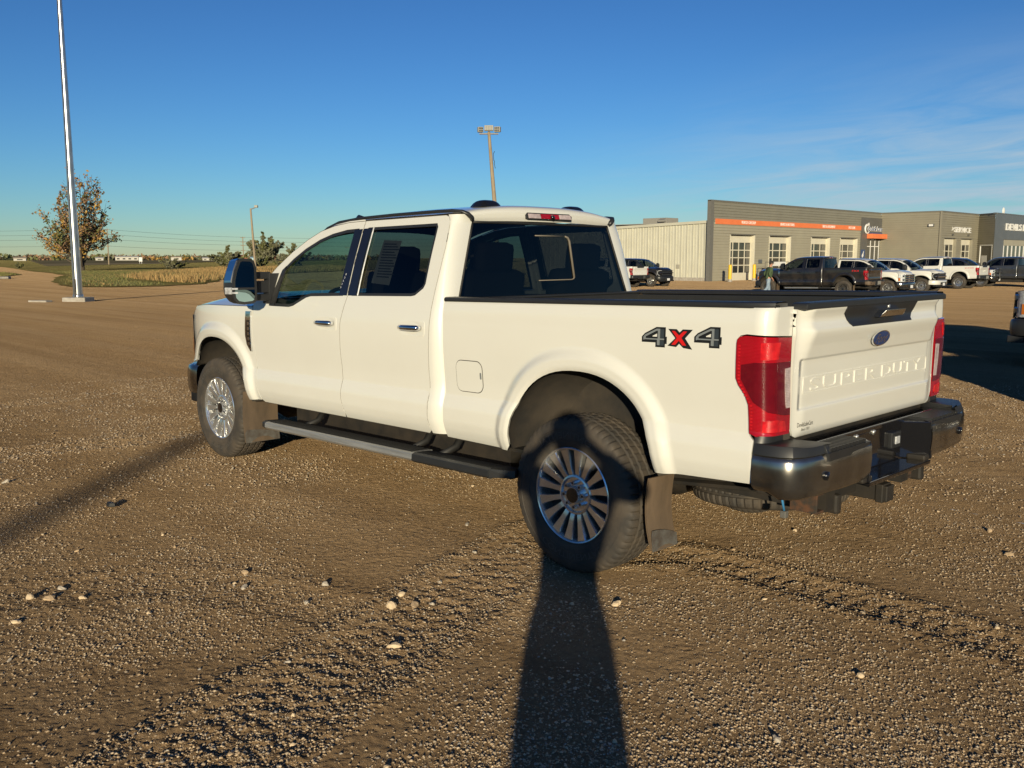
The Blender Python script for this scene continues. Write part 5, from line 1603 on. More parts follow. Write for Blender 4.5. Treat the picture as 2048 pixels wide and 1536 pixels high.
# entry bay
eb = part(slab(fA, 23.74*k, 24.95*k, GZ, zz_(5.29), .025, .12), 'entry_cladding', M['clad_dark'], bld)
under(part(slab(fA, 24.95*k, 28.2*k-.35, zz_(3.42), zz_(5.29), .025, .12), 'entry_cladding', M['clad_dark'], eb), eb)
part(slab(fA, 24.85*k, 28.0*k, zz_(3.44), zz_(3.86), .12, .75), 'entry_awning', M['orange'], bld, .01)
ed = MB()
for u in (25.05, 25.95, 26.85, 27.7): q = slab(fA, u*k-.05, u*k+.05, GZ, zz_(3.40), -.02, -.12); ed.add(q.V, q.F)
for zc in (1.2, 2.9): q = slab(fA, 25.0*k, 27.75*k, zc-.04, zc+.04, -.021, -.119); ed.add(q.V, q.F)
edo = part(ed, 'entry_door', M['sign_white'], bld)
for a, b in ((25.05, 25.95), (25.95, 26.85), (26.85, 27.7)):
    for c, d in ((GZ, 1.16), (1.24, 2.86), (2.94, zz_(3.40))):
        under(slab(fA, a*k+.05, b*k-.05, c, d, -.06, -.07).build('pane', M['pane'], None), edo)
# swooping round emblem beside the two words
em = MB()
em.tube([fA(24.75*k+.52*math.cos(a), zz_(4.30)+.46*math.sin(a), .17) for a in np.linspace(R(70), R(330), 14)], [.03, .06, .08, .10, .11, .11, .10, .10, .10, .09, .08, .07, .05, .02], 6)
em.hexa([fA(24.65*k, zz_(4.55), .13), fA(25.15*k, zz_(4.62), .13), fA(25.15*k, zz_(4.62), .2), fA(24.65*k, zz_(4.55), .2), fA(24.75*k, zz_(4.74), .13), fA(25.05*k, zz_(4.86), .13), fA(25.05*k, zz_(4.86), .2), fA(24.75*k, zz_(4.74), .2)])
emo = part(em, 'emblem', M['sign_white'], eb)
under(sign(fA, 'Quick Lane', 26.45*k, zz_(4.30), 3.1*k, .62, .125, M['sign_white'], 'entry_lettering', None, .05, shear=.25, offset=.035), eb)
under(sign(fA, 'Quick Lane', 26.45*k, zz_(4.30), 3.02*k, .56, .178, M['sign_blue'], 'entry_lettering', None, .02, shear=.25, offset=.0), eb)
under(part(slab(fA, 25.1*k, 28.0*k, zz_(3.88), zz_(4.0), .125, .20), 'tag_line', M['sign_blue'], eb), eb)
ps = part(slab(fA, 23.78*k, 24.55*k, 1.30, 2.55, .125, .14), 'poster', M['sign_blue'], bld)
bird = MB(); bird.prism([(0, 0), (.18, .05), (.30, .22), (.26, .42), (.36, .62), (.28, .70), (.16, .50), (-.02, .34), (-.12, .18)], lambda a, b: fA(24.12*k+a-.1, 1.72+b, .141), lambda a, b: fA(24.12*k+a-.1, 1.72+b, .150))
under(bird.build('poster_figure', M['sign_white'], None), ps)
under(sign(fA, 'OPEN', 24.15*k, 1.50, .55, .13, .141, M['sign_white'], 'poster_lettering', None, .008), ps)
# return wall, service bays, angled entrance, slate showroom front
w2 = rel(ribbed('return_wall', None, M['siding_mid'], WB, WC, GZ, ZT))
fB = frame_at(WB, WC); fC = frame_at(WC, WD); fD = frame_at(WD, WE); fE = frame_at(WE, WF)
part(slab(fB, 0, 6.32, ZT, ZT+.10, .06, -.2), 'parapet_cap', M['siding_trim'], bld)
wl_ = part(slab(fB, 4.40*k, 4.87*k, zz_(4.46), zz_(4.71), .02, .22), 'wall_lamp', M['clad_dark'], bld, .02)
under(part(slab(fB, 4.45*k, 4.82*k, zz_(4.50), zz_(4.67), .221, .235), 'lamp_glass', M['sign_white'], wl_), wl_)
sd = [(.84*k, 3.70*k), (4.87*k, 7.75*k)]
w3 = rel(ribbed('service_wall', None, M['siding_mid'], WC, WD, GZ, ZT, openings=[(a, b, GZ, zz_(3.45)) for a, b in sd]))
part(slab(fC, -.12, .18, GZ, ZT+.02, .05, -.1), 'corner_trim', M['siding_mid'], bld)
part(slab(fC, .18, 10.5, ZT, ZT+.10, .06, -.2), 'parapet_cap', M['siding_trim'], bld)
for a, b in sd: bay_door(fC, a, b, zz_(3.45), 3, depth=.28, jambm='siding_mid')
part(MB().add(*(lambda V, F: ([fC(5.0*k+a, zz_(4.25)+b, .03+.08*(c > 0)) for a, b, c in V], F))(*fit_text('SERVICE', 4.1*k, .56, 1.0, offset=.02))), 'service_lettering', M['sign_white'], bld)
ar = MB(); ar.prism([(0, 0), (.5, .12), (.5, .26), (.1, .40), (.3, .2)], lambda a, b: fC(2.35*k+a, zz_(4.15)+b, .03), lambda a, b: fC(2.35*k+a, zz_(4.15)+b, .10)); part(ar, 'service_arrow', M['sign_white'], bld)
for u in (2.6*k, 6.4*k): part(slab(fC, u-.1, u+.1, zz_(3.72), zz_(3.86), .02, .2), 'wall_lamp', M['clad_dark'], bld, .02)
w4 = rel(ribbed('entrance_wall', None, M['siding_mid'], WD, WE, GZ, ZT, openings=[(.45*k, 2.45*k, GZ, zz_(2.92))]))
part(slab(fD, 0, 3.05, ZT, ZT+.10, .06, -.2), 'parapet_cap', M['siding_trim'], bld)
ef = MB()
for a, b, c, d in ((.45*k, .45*k+.10, GZ, zz_(2.92)), (2.45*k-.10, 2.45*k, GZ, zz_(2.92)), (.45*k+.10, 2.45*k-.10, zz_(2.92)-.1, zz_(2.92))): q = slab(fD, a, b, c, d, .03, -.10); ef.add(q.V, q.F)
efo = part(ef, 'glass_entrance', M['sign_white'], bld)
under(part(slab(fD, .45*k+.1, 2.45*k-.1, GZ, zz_(2.92)-.1, -.05, -.06), 'pane', M['pane'], efo), efo)
under(part(slab(fD, .75*k, 1.6*k, .45, 1.95, -.03, -.04), 'paper_notice', M['paper'], efo), efo)
sw_ = MB(); q = slab(fE, 0, 23, zz_(3.42), ZT, 0, .02); sw_.add(q.V, q.F)
for u in np.arange(0, 23, 1.2): q = slab(fE, u+.01, u+1.19, zz_(3.42)+.01, ZT-.01, .02, .035); sw_.add(q.V, q.F)
w5 = part(sw_, 'showroom_wall', M['clad_slate'], bld)
part(slab(fE, -.02, 2.55*k, GZ, zz_(3.42)-.003, 0, .03), 'showroom_pier', M['clad_slate'], bld)
part(slab(fE, -.05, 23, ZT, ZT+.12, .06, -.25), 'parapet_cap', M['clad_slate'], bld)
part(slab(fE, 2.7*k, 23, zz_(2.86), zz_(3.40), -.15, -.02), 'lintel', M['siding_grey'], bld)
part(MB().add(*(lambda V, F: ([fE(6.9*k+a, zz_(4.62)+b, .04+.10*(c > 0)) for a, b, c in V], F))(*fit_text('DEVILS LAKE', 8.2*k, .76, 1.0, offset=.02))), 'showroom_lettering', M['sign_white'], bld)
sf = MB()
for u in np.arange(2.85*k, 22, 1.35): q = slab(fE, u-.10, u+.10, GZ, zz_(2.85), -.12, -.02); sf.add(q.V, q.F)
sfo = part(sf, 'showroom_mullions', M['sign_white'], bld)
for u in np.arange(2.85*k, 20.5, 1.35): under(slab(fE, u+.10, u+1.25, GZ, zz_(2.85), -.07, -.08).build('pane', M['pane'], None), sfo)
# white side wing: upright metal panels, each its own sheet with ribs
wing_t = lambda u: 4.63-.028*u
wing = part(MB().hexa([(42.2, -62.45, GZ), (62, -62.45, GZ), (62, -90, GZ), (42.2, -90, GZ), (42.2, -62.45, 4.55), (62, -62.45, wing_t(20.9)-.08), (62, -90, wing_t(20.9)), (42.2, -90, 4.65)]), 'wing_core', M['roof_grey'], bld)
fw_ = lambda u, z, o=0.0: Vector((41.10+u, -62.17-.25+o, z))
for i in range(34):
    u0 = i*.60+.03; u1 = u0+.594
    mb = MB(); sec = [(0, 0), (.03, .085), (.09, .085), (.12, .0), (.34, .0), (.36, .02), (.40, .02), (.42, 0), (.594, 0)]
    mb.grid([[fw_(u0+a, z if z < 3 else wing_t(u0+a)-.02, b+.06) for a, b in sec] for z in (.02, 5)])
    mb.grid([[fw_(u0+a, z if z < 3 else wing_t(u0+a)-.02, .0) for a, b in sec] for z in (.02, 5)])
    part(mb, 'siding_panel', M['siding_white'], bld)
part(MB().hexa([fw_(0, GZ, 0), fw_(20.6, GZ, 0), fw_(20.6, GZ, .16), fw_(0, GZ, .16), fw_(0, .02, 0), fw_(20.6, .02, 0), fw_(20.6, .02, .16), fw_(0, .02, .16)]), 'foundation', M['concrete'], bld)
part(MB().hexa([fw_(0, wing_t(0)-.03, .02), fw_(20.6, wing_t(20.6)-.03, .02), fw_(20.6, wing_t(20.6)-.03, .24), fw_(0, wing_t(0)-.03, .24), fw_(0, wing_t(0)+.20, .02), fw_(20.6, wing_t(20.6)+.20, .02), fw_(20.6, wing_t(20.6)+.20, .24), fw_(0, wing_t(0)+.20, .24)]), 'eave_trim', M['siding_white'], bld)
part(slab(lambda u, z, o=0: fw_(u, z, o), 3.25, 3.60, .78, 1.12, .06, .14), 'meter_box', M['lamp_grey'], bld, .01)
# the rest of the volume, so that it is a building from any side
part(MB().hexa([(41.09+.25, -62.4, GZ), (62, -62.4-.0, GZ), (62, -62.41, GZ), (41.35, -62.41, GZ), (41.35, -62.4, GZ+.01), (62, -62.4, GZ+.01), (62, -62.41, GZ+.01), (41.35, -62.41, GZ+.01)]), 'sill', M['concrete'], bld) if False else None
part(MB().hexa([(41.6, -62.6, 4.6), (60, -62.6, 4.4), (60, -94, 5.9), (41.6, -94, 5.9), (41.6, -62.6, 4.75), (60, -62.6, 4.5), (60, -94, 6.0), (41.6, -94, 6.0)]) if False else MB().box((51, -78, 4.70), (19, 31, .06)), 'wing_roof', M['roof_grey'], bld)
part(MB().box((41.75, -78.5, 5.45), (.10, 31.4, 1.8)), 'inner_wall', M['siding_trim'], bld)
part(MB().box((48, -112, 3.0), (25.5, 34.5, 6.4)), 'rear_block', M['siding_trim'], bld)
hv = thing('roof_air_unit', 'grey boxy air handling unit standing on the white wing roof', 'air unit', (53.6, -71.9, 4.73))
hb = MB(); hb.box((0, 0, .45), (2.9, 2.0, .9)); hb.build('casing', M['hvac'], hv, bevel=.04)
hb = MB(); hb.hexa([(-1.45, 1.0, .5), (-.7, 1.0, .5), (-.7, 1.4, .5), (-1.45, 1.4, .5), (-1.45, 1.0, .86), (-.7, 1.0, .84), (-.7, 1.4, .65), (-1.45, 1.4, .65)]); hb.build('hood', M['hvac'], hv)
vp = MB(); vp.cyl((55.5, -66.0, 4.7), (55.5, -66.0, 5.35), .10); vp.cyl((55.5, -66.0, 5.3), (55.5, -66.0, 5.45), .20, .16); tag(vp.build('roof_vent_pipe', M['clad_dark'], None, True, sharp=40), 'short dark vent pipe on the white wing roof left of the air unit', 'vent pipe')
# small dish on the showroom roof
di = MB(); di.lathe([(0.0, -.05), (.25, -.02), (.42, .06)], 16, lambda r, h, a: (34.0+h, -110.5+r*math.cos(a), 7.0+r*math.sin(a))); di.cyl((34.0, -110.5, 6.45), (34.0, -110.5, 7.0), .04)
tag(di.build('roof_dish', M['sign_white'], None, True), 'small white dish on the slate showroom roof edge', 'dish')

for (x, y, lab) in ((39.0, -61.9, 'yellow bollard at the building corner beside the first bay door'), (39.4, -66.3, 'yellow bollard between the first and second bay doors')):
    b = thing('bollard', lab, 'bollard', (x, y, GZ), group='yellow bollards by the bay doors')
    mb = MB(); mb.lathe([(0, 1.42), (.10, 1.41), (.14, 1.37), (.145, 1.33), (.145, 0)], 18, lambda r, h, a: (r*math.cos(a), r*math.sin(a), h)); mb.build('post', M['yellow'], b, True, sharp=50)
    mb = MB(); mb.lathe([(.148, .22), (.148, .02), (.26, .02), (.27, 0)], 18, lambda r, h, a: (r*math.cos(a), r*math.sin(a), h)); mb.build('base', M['concrete'], b, True, sharp=40)
# ------------------------------------------------------------------ the other vehicles
ROW = 'pickups parked on the lot in front of the service building'
dusty_alloy = M['alloy_dusty'] = mat('dusty_black_alloy', (0.16, 0.15, 0.14), 0.4, 0.7, var=0.4, scale=9)
def bed_lettering(t, body, w, h, xc, zc, m_):
    V, F = fit_text(body, w, h, 0.0, offset=.01)
    yv = side_y(xc-V[:, 0], zc+V[:, 1], True)+.004
    make('decal', rake(np.stack([xc-V[:, 0], yv, zc+V[:, 1]], -1)), F, m_, t)
bk, _ = pickup('pickup_truck', 'dusty black crew cab pickup with red bedside decal, nearest of the row by the building', 'pickup', (18.2, -40.25, GZ), R(3), M['black_dusty'], group=ROW, dirty=True, bumper='mud', chrome_front=False, alloy_override=dusty_alloy, step=.07)
bed_lettering(bk, 'FX4', .34, .085, -.60, 1.30, M['mark_red'])
fv = panel([(3.47, 1.32), (3.385, 1.32), (3.385, 1.02), (3.45, 1.08)], [shrink([(3.47, 1.32), (3.385, 1.32), (3.385, 1.02), (3.45, 1.08)], .018)], .05, map_side(False, .012), .012)
make('fender_vent', rake(fv[0]), fv[1], M['chrome'], bk, True, fv[2])
w1_, _ = pickup('pickup_truck', 'white pickup with chrome bar grille, nose out behind the black pickup', 'pickup', (21.3, -43.65, GZ), R(180), M['white_paint_2'], group=ROW, scale=.95)
w2_, _ = pickup('pickup_truck', 'white pickup with black grille and dark headlamps, middle of the row', 'pickup', (21.85, -49.35, GZ), R(180), M['white_paint_2'], group=ROW, scale=.95, chrome_front=True, grille='black', body_trim=M['white_paint_2'])
w3_, _ = pickup('pickup_truck', 'white pickup with tall open bed and OFF ROAD decal, tail towards the lot', 'pickup', (19.1, -57.95, GZ), R(0), M['white_paint_2'], group=ROW, bumper='black', step=.07)
bed_lettering(w3_, '4X4 OFF ROAD', .55, .07, -.62, 1.30, M['mark_red'])
nv, _ = pickup('pickup_truck', 'dark navy pickup with bright headlamps and black brush guard, nose out', 'pickup', (23.6, -63.4, GZ), R(180), M['navy_paint'], group=ROW, scale=.97)
bg_ = MB()
for s in (1, -1):
    bg_.tube([(5.0, s*.40, .45), (5.12, s*.40, .60), (5.12, s*.40, 1.12), (5.02, s*.40, 1.22)], .04, 8); bg_.tube([(5.12, s*.40, 1.05), (5.06, s*.80, 1.02), (4.9, s*.93, .96), (4.9, s*.93, .72), (5.06, s*.80, .62)], .032, 8)
bg_.tube([(5.12, -.42, 1.0), (5.12, .42, 1.0)], .035, 8); bg_.tube([(5.12, -.42, .72), (5.12, .42, .72)], .035, 8); bg_.build('brush_guard', M['black_plastic'], nv, True)
gy, _ = pickup('pickup_truck', 'dark grey pickup at the far right of the row, cab towards the left', 'pickup', (16.6, -64.4, GZ), R(0), M['grey_paint'], group=ROW)
lw, _ = pickup('pickup_truck', 'silver white pickup seen tail on, just right of the big white cab', 'pickup', (35.85, -44.40, GZ), R(0), M['white_paint_2'], group=ROW, scale=.95, bumper='black', step=.07)
tb = panel([(-.70, 1.19), (-.70, .97), (.70, .97), (.70, 1.19)], [], .2, map_tg(-.008), .008, out=-1.0)
make('tailgate_band', rake(tb[0]), tb[1], M['gloss_black'], lw, True, tb[2])
lb, _ = pickup('pickup_truck', 'black pickup facing right in front of the white ribbed wing', 'pickup', (39.55, -47.65, GZ), R(180), M['black_paint'], group=ROW, scale=.95, chrome_front=False, grille='black')
ra, _ = pickup('pickup_truck', 'dark pickup cut off by the right picture edge beyond the tailgate', 'pickup', (-3.22, -11.95, float(T(1, -11))), R(0), M['char_paint'], chrome_front=False, grille='bars', dirty=True)
rb_, _ = pickup('pickup_truck', 'charcoal pickup standing just outside the right edge, casting the nearer shadow', 'pickup', (-6.55, -6.0, 0), R(0), M['char_paint'])

# ------------------------------------------------------------------ tyre rack by the bay doors
rk_ = thing('tyre_rack', 'steel tyre rack with white name sign standing between the bay doors', 'tyre rack', (39.0, -69.4, GZ))
mb = MB()
for y in (-2.0, 2.0):
    for x in (-.35, .35): mb.cyl((x, y, 0), (x, y, 1.15), .03, n=8)
    mb.cyl((.0, y, 0), (0, y, 1.62), .03, n=8)
for x in (-.3, .3): mb.cyl((x, -2.0, .30), (x, 2.0, .30), .025, n=8)
mb.cyl((0, -2, 1.6), (0, 2, 1.6), .025, n=8)
mb.build('frame', M['steel_dull'], rk_, True, sharp=40)
mb = MB(); mb.box((-.05, 0, 1.44), (.04, 2.7, .36)); so = mb.build('sign_board', M['sign_white'], rk_, bevel=.006)
V, F = fit_text('Quick Lane', 1.75, .22, 0.0, shear=.2, offset=.015)
make('sign_lettering', [(-.0745, -a-.30, 1.44+b) for a, b, c in V], F, M['sign_blue'], so)
mb = MB(); mb.prism([(0, 0), (.22, .16), (.46, .20), (.28, .06), (.30, -.10), (.14, -.04)], lambda a, b: (-.0745, 1.18-a, 1.42+b), lambda a, b: (-.078, 1.18-a, 1.42+b)); mb.build('sign_mark', M['sign_blue'], so)
ty_lo, _ = wheel_meshes(True)
for i in range(11):
    o = bpy.data.objects.new('tyre', ty_lo); link(o)
    o.location = (39.0, -71.25+i*.37, GZ+.70); o.rotation_euler = (0, 0, R(3)*((i*7) % 5-2))
    tag(o, 'black tyre standing upright in the rack beneath the white name sign', 'tyre', 'tyres in the rack')
# ------------------------------------------------------------------ people
def skin(name, pts, edges, m_, parent, root=0, sub=2):
    me = bpy.data.meshes.new(name)
    me.from_pydata([p[:3] for p in pts], edges, [])
    o = bpy.data.objects.new(name, me); link(o, parent)
    me.materials.append(m_)
    sk = o.modifiers.new('Skin', 'SKIN'); sk.use_smooth_shade = True
    for i, p in enumerate(pts):
        sv = me.skin_vertices[0].data[i]
        r = p[3]; sv.radius = r if isinstance(r, tuple) else (r, r)
        sv.use_root = (i == root)
    ss = o.modifiers.new('Subdivision', 'SUBSURF'); ss.levels = sub; ss.render_levels = sub
    return o
def person(label, loc, rz, J, mats, group=None, cap=True, baggy=1.0):
    """J: joints (x forward, y left). Body is one skinned mesh; clothes are looser skins over it."""
    t = thing('person', label, 'person', loc, rz)
    g = lambda n: J[n]
    body = [(*g('pelvis'), (.12, .15)), (*g('spine'), (.10, .13)), (*g('chest'), (.115, .155)), (*g('neck'), .055), (*g('head0'), .072), (*g('head1'), (.098, .078)), (*g('head2'), (.07, .06))]
    ed = [(0, 1), (1, 2), (2, 3), (3, 4), (4, 5), (5, 6)]
    def chain(start, names, rs):
        p = start
        for n, r in zip(names, rs):
            body.append((*n, r)); ed.append((p, len(body)-1)); p = len(body)-1
        return p
    for s in ('l', 'r'):
        wr = chain(2, [g('sh'+s), g('el'+s), g('wr'+s)], [.058, .043, .030])
        w = Vector(g('wr'+s)); e = Vector(g('el'+s)); d = (w-e).normalized()
        palm = w+d*.06
        pi = chain(wr, [tuple(palm)], [(.036, .020)])
        side = d.cross(Vector((0, 0, 1))); side = side.normalized() if side.length > .1 else Vector((0, 1, 0))
        up = side.cross(d)
        for k, (off, ln) in enumerate(((-.030, .055), (-.010, .068), (.010, .066), (.028, .052))):
            k1 = palm+d*.030+side*off; k2 = k1+d*ln*.6-up*.012; k3 = k2+d*ln*.35-up*.028
            chain(pi, [tuple(k1), tuple(k2), tuple(k3)], [.010, .009, .0075])
        t1 = palm-d*.02+side*(-.045 if s == 'l' else .045); t2 = t1+d*.035+side*(-.008 if s == 'l' else .008)
        chain(pi, [tuple(t1), tuple(t2)], [.011, .009])
        chain(0, [g('hi'+s), g('kn'+s), g('an'+s), g('to'+s)], [.085, .058, .042, (.035, .03)])
    skin('body', body, ed, mats['skin'], t, 0)
    pv = g('pelvis')
    sh = [(pv[0], pv[1], pv[2]-.09, (.145, .185)), (*g('spine'), (.135, .175)), (*g('chest'), (.145, .19)), (*g('collar'), (.07, .075))]
    ed = [(0, 1), (1, 2), (2, 3)]
    for s in ('l', 'r'):
        a, b, c = Vector(g('sh'+s)), Vector(g('el'+s)), Vector(g('wr'+s))
        sh += [(*a, .085), (*(a*.5+b*.5), .076), (*b, .066), (*(b*.2+c*.8), .052)]
        n = len(sh); ed += [(2, n-4), (n-4, n-3), (n-3, n-2), (n-2, n-1)]
    skin('shirt', sh, ed, mats['shirt'], t, 1)
    p = Vector(g('pelvis'))
    tr = [(p.x, p.y, p.z+.04, (.12, .16)), (p.x, p.y, p.z-.05, (.125, .165))]; ed = [(0, 1)]
    for s in ('l', 'r'):
        a, b, c = Vector(g('hi'+s)), Vector(g('kn'+s)), Vector(g('an'+s))
        tr += [(*(a*.8+b*.2), .105*baggy), (*(a*.4+b*.6), .090*baggy), (*b, .080*baggy), (*(b*.45+c*.55), .074*baggy), (*(b*-.04+c*1.04), .072*baggy)]
        n = len(tr); ed += [(1, n-5), (n-5, n-4), (n-4, n-3), (n-3, n-2), (n-2, n-1)]
    skin('trousers', tr, ed, mats['trousers'], t, 1)
    for s in ('l', 'r'):
        a, to = Vector(g('an'+s)), Vector(g('to'+s)); d = (to-a); d.normalize()
        heel = a-d*.05+Vector((0, 0, -.03))
        skin('shoe', [(*heel, .045), (*(a+Vector((0, 0, -.015))), (.05, .05)), (*((a+to)/2+Vector((0, 0, -.005))), (.048, .040)), (*to, (.046, .030)), (*(to+d*.04), (.035, .024))], [(0, 1), (1, 2), (2, 3), (3, 4)], mats['shoes'], t, 1)
    h = Vector(g('head1')); h0 = Vector(g('head0'))
    fwd = Vector(J.get('face', (1, 0, 0))).normalized(); sd = Vector((0, 0, 1)).cross(fwd)
    up = Vector((0, 0, 1))
    nose = MB(); nose.hexa([h+fwd*.088+sd*.014-up*.035, h+fwd*.118+sd*.012-up*.033, h+fwd*.118-sd*.012-up*.033, h+fwd*.088-sd*.014-up*.035, h+fwd*.085+sd*.008+up*.012, h+fwd*.097+sd*.006+up*.010, h+fwd*.097-sd*.006+up*.010, h+fwd*.085-sd*.008+up*.012])
    nose.build('nose', mats['skin'], t, True, bevel=.004)
    ey = MB()
    for s in (1, -1): ey.tube([h+fwd*.080+sd*s*.032+up*.008, h+fwd*.094+sd*s*.032+up*.008], [.012, .008], 8)
    ey.build('eyes', M['hair'], t, True)
    mo = MB(); mo.hexa([h+fwd*.08+sd*.022-up*.072, h+fwd*.097+sd*.020-up*.071, h+fwd*.097-sd*.020-up*.071, h+fwd*.08-sd*.022-up*.072, h+fwd*.08+sd*.022-up*.062, h+fwd*.096+sd*.020-up*.063, h+fwd*.096-sd*.020-up*.063, h+fwd*.08-sd*.022-up*.062]); mo.build('mouth', M['lips'], t)
    for s in (1, -1):
        ea = MB(); ea.tube([h+sd*s*.078-up*.03, h+sd*s*.090, h+sd*s*.080+up*.025], [.014, .020, .012], 8); ea.build('ear', mats['skin'], t, True)
    hr = MB()
    for r_ in range(7):
        a = R(-6)+R(96)*r_/6
        pass
    V = []; n = 18
    for i in range(8):
        ph = R(-18 if not cap else -22)+R(108)*i/7
        for j in range(n):
            q = 2*PI*j/n
            dirv = fwd*math.cos(q)+sd*math.sin(q)
            back = max(0, -math.cos(q))
            z = math.sin(ph)*.115
            if i == 0: z -= .05*back
            V.append(h+dirv*(math.cos(ph)*(.104 if math.cos(q) > 0.6 else .108))*(1 if abs(math.sin(q)) < .8 else .93)+up*(z+.035))
    F = [(i*n+j, i*n+(j+1) % n, (i+1)*n+(j+1) % n, (i+1)*n+j) for i in range(7) for j in range(n)]
    hr.add(V, F); hr.build('hair', M['hair'], t, True)
    if cap:
        cp = MB(); V = []
        for i in range(6):
            ph = R(5)+R(85)*i/5
            for j in range(n):
                q = 2*PI*j/n; dirv = fwd*math.cos(q)+sd*math.sin(q)
                V.append(h+dirv*math.cos(ph)*.118+up*(math.sin(ph)*.105+.045))
        cp.add(V, [(i*n+j, i*n+(j+1) % n, (i+1)*n+(j+1) % n, (i+1)*n+j) for i in range(5) for j in range(n)])
        co = cp.build('cap', M['cap_black'], t, True)
        br = MB(); pl = [(.10, -.075), (.17, -.06), (.20, 0), (.17, .06), (.10, .075)]
        br.prism(pl, lambda a, b: h+fwd*a+sd*b+up*(.050-a*.12), lambda a, b: h+fwd*a+sd*b+up*(.060-a*.12)); br.build('cap_brim', M['cap_tan'], co)
    return t
M['lips'] = mat('lips', (0.32, 0.13, 0.10), 0.5)
walk = dict(pelvis=(0, 0, .95), spine=(.03, 0, 1.14), chest=(.06, 0, 1.33), collar=(.08, 0, 1.50), neck=(.085, 0, 1.51), head0=(.11, 0, 1.585), head1=(.135, 0, 1.665), head2=(.125, 0, 1.725),
            shl=(.05, .185, 1.42), ell=(-.10, .25, 1.16), wrl=(.04, .22, .96), shr=(.06, -.185, 1.42), elr=(-.06, -.26, 1.15), wrr=(.10, -.24, .95),
            hil=(.01, .095, .90), knl=(.10, .10, .50), anl=(.09, .10, .095), tol=(.25, .10, .045), hir=(-.01, -.095, .90), knr=(-.06, -.10, .50), anr=(-.36, -.10, .20), tor=(-.27, -.10, .07), face=(1, -.15, -.05))
pm = dict(skin=M['skin'], shirt=M['green_shirt'], trousers=M['jeans'], shoes=M['boots'])
person('person in dark green shirt, jeans and cap walking past the black pickup', (20.5, -36.2, float(T(20.5, -36.2))), math.atan2(-.715, -.70)+R(8), walk, pm)

# the photographer, standing behind the phone: only the shadow falls into the picture
vh = Vector((view.x, view.y, 0)).normalized()
sun_h = Vector((-sun_dir.x, -sun_dir.y, 0)).normalized()
stand = dict(pelvis=(-.02, 0, .98), spine=(-.02, 0, 1.18), chest=(-.01, 0, 1.37), collar=(.0, 0, 1.52), neck=(.0, 0, 1.54), head0=(.02, 0, 1.61), head1=(.04, 0, 1.685), head2=(.03, 0, 1.745),
             shl=(.0, .20, 1.46), ell=(.12, .35, 1.40), wrl=(.27, .125, 1.60), shr=(.0, -.20, 1.46), elr=(.12, -.38, 1.38), wrr=(.27, -.125, 1.60),
             hil=(-.02, .09, .94), knl=(.03, .105, .51), anl=(-.01, .115, .09), tol=(.13, .14, .045), hir=(-.02, -.09, .94), knr=(-.03, -.105, .51), anr=(-.06, -.115, .09), tor=(.08, -.14, .045))
pos = CAM-vh*.37
pm2 = dict(skin=M['skin'], shirt=M['dark_jacket'], trousers=M['cap_black'], shoes=M['boots'])
person('person in a dark jacket holding up the phone, whose shadow falls on the rear wheel', (pos.x, pos.y, 0), math.atan2(vh.y, vh.x), stand, pm2, cap=False, baggy=1.34)
ph = MB(); ph.box((0, 0, 0), (.009, .155, .074))
po = ph.build('phone', M['phone'], None, bevel=.003); po.location = (CAM.x-vh.x*.035, CAM.y-vh.y*.035, CAM.z-.005); po.rotation_euler = (0, 0, math.atan2(vh.y, vh.x))
tag(po, 'black phone held sideways in the photographer\'s raised hands', 'phone')
# ------------------------------------------------------------------ trees, grass, poles, far town
def leaf_mesh(C, size, rng, stretch=1.5):
    n = len(C)
    u = rng.normal(size=(n, 3)); u /= np.linalg.norm(u, axis=1)[:, None]
    w = rng.normal(size=(n, 3)); v = np.cross(u, w); v /= np.linalg.norm(v, axis=1)[:, None]+1e-9
    s = size*(.6+.8*rng.random((n, 1)))
    P = np.stack([C-u*s*.5*stretch, C-v*s*.42, C+u*s*.5*stretch, C+v*s*.42], 1)
    return P.reshape(-1, 3), np.arange(4*n).reshape(n, 4)
def mesh_np(name, V, F, mats, mi, parent=None, smooth=False):
    V = np.asarray(V, np.float32); F = np.asarray(F, np.int32); k = F.shape[1]
    me = bpy.data.meshes.new(name)
    me.vertices.add(len(V)); me.vertices.foreach_set('co', V.reshape(-1))
    me.loops.add(F.size); me.loops.foreach_set('vertex_index', F.reshape(-1))
    me.polygons.add(len(F)); me.polygons.foreach_set('loop_start', np.arange(0, F.size, k, dtype=np.int32))
    for m_ in mats: me.materials.append(m_)
    me.polygons.foreach_set('material_index', np.asarray(mi, np.int32))
    me.update()
    return link(bpy.data.objects.new(name, me), parent)
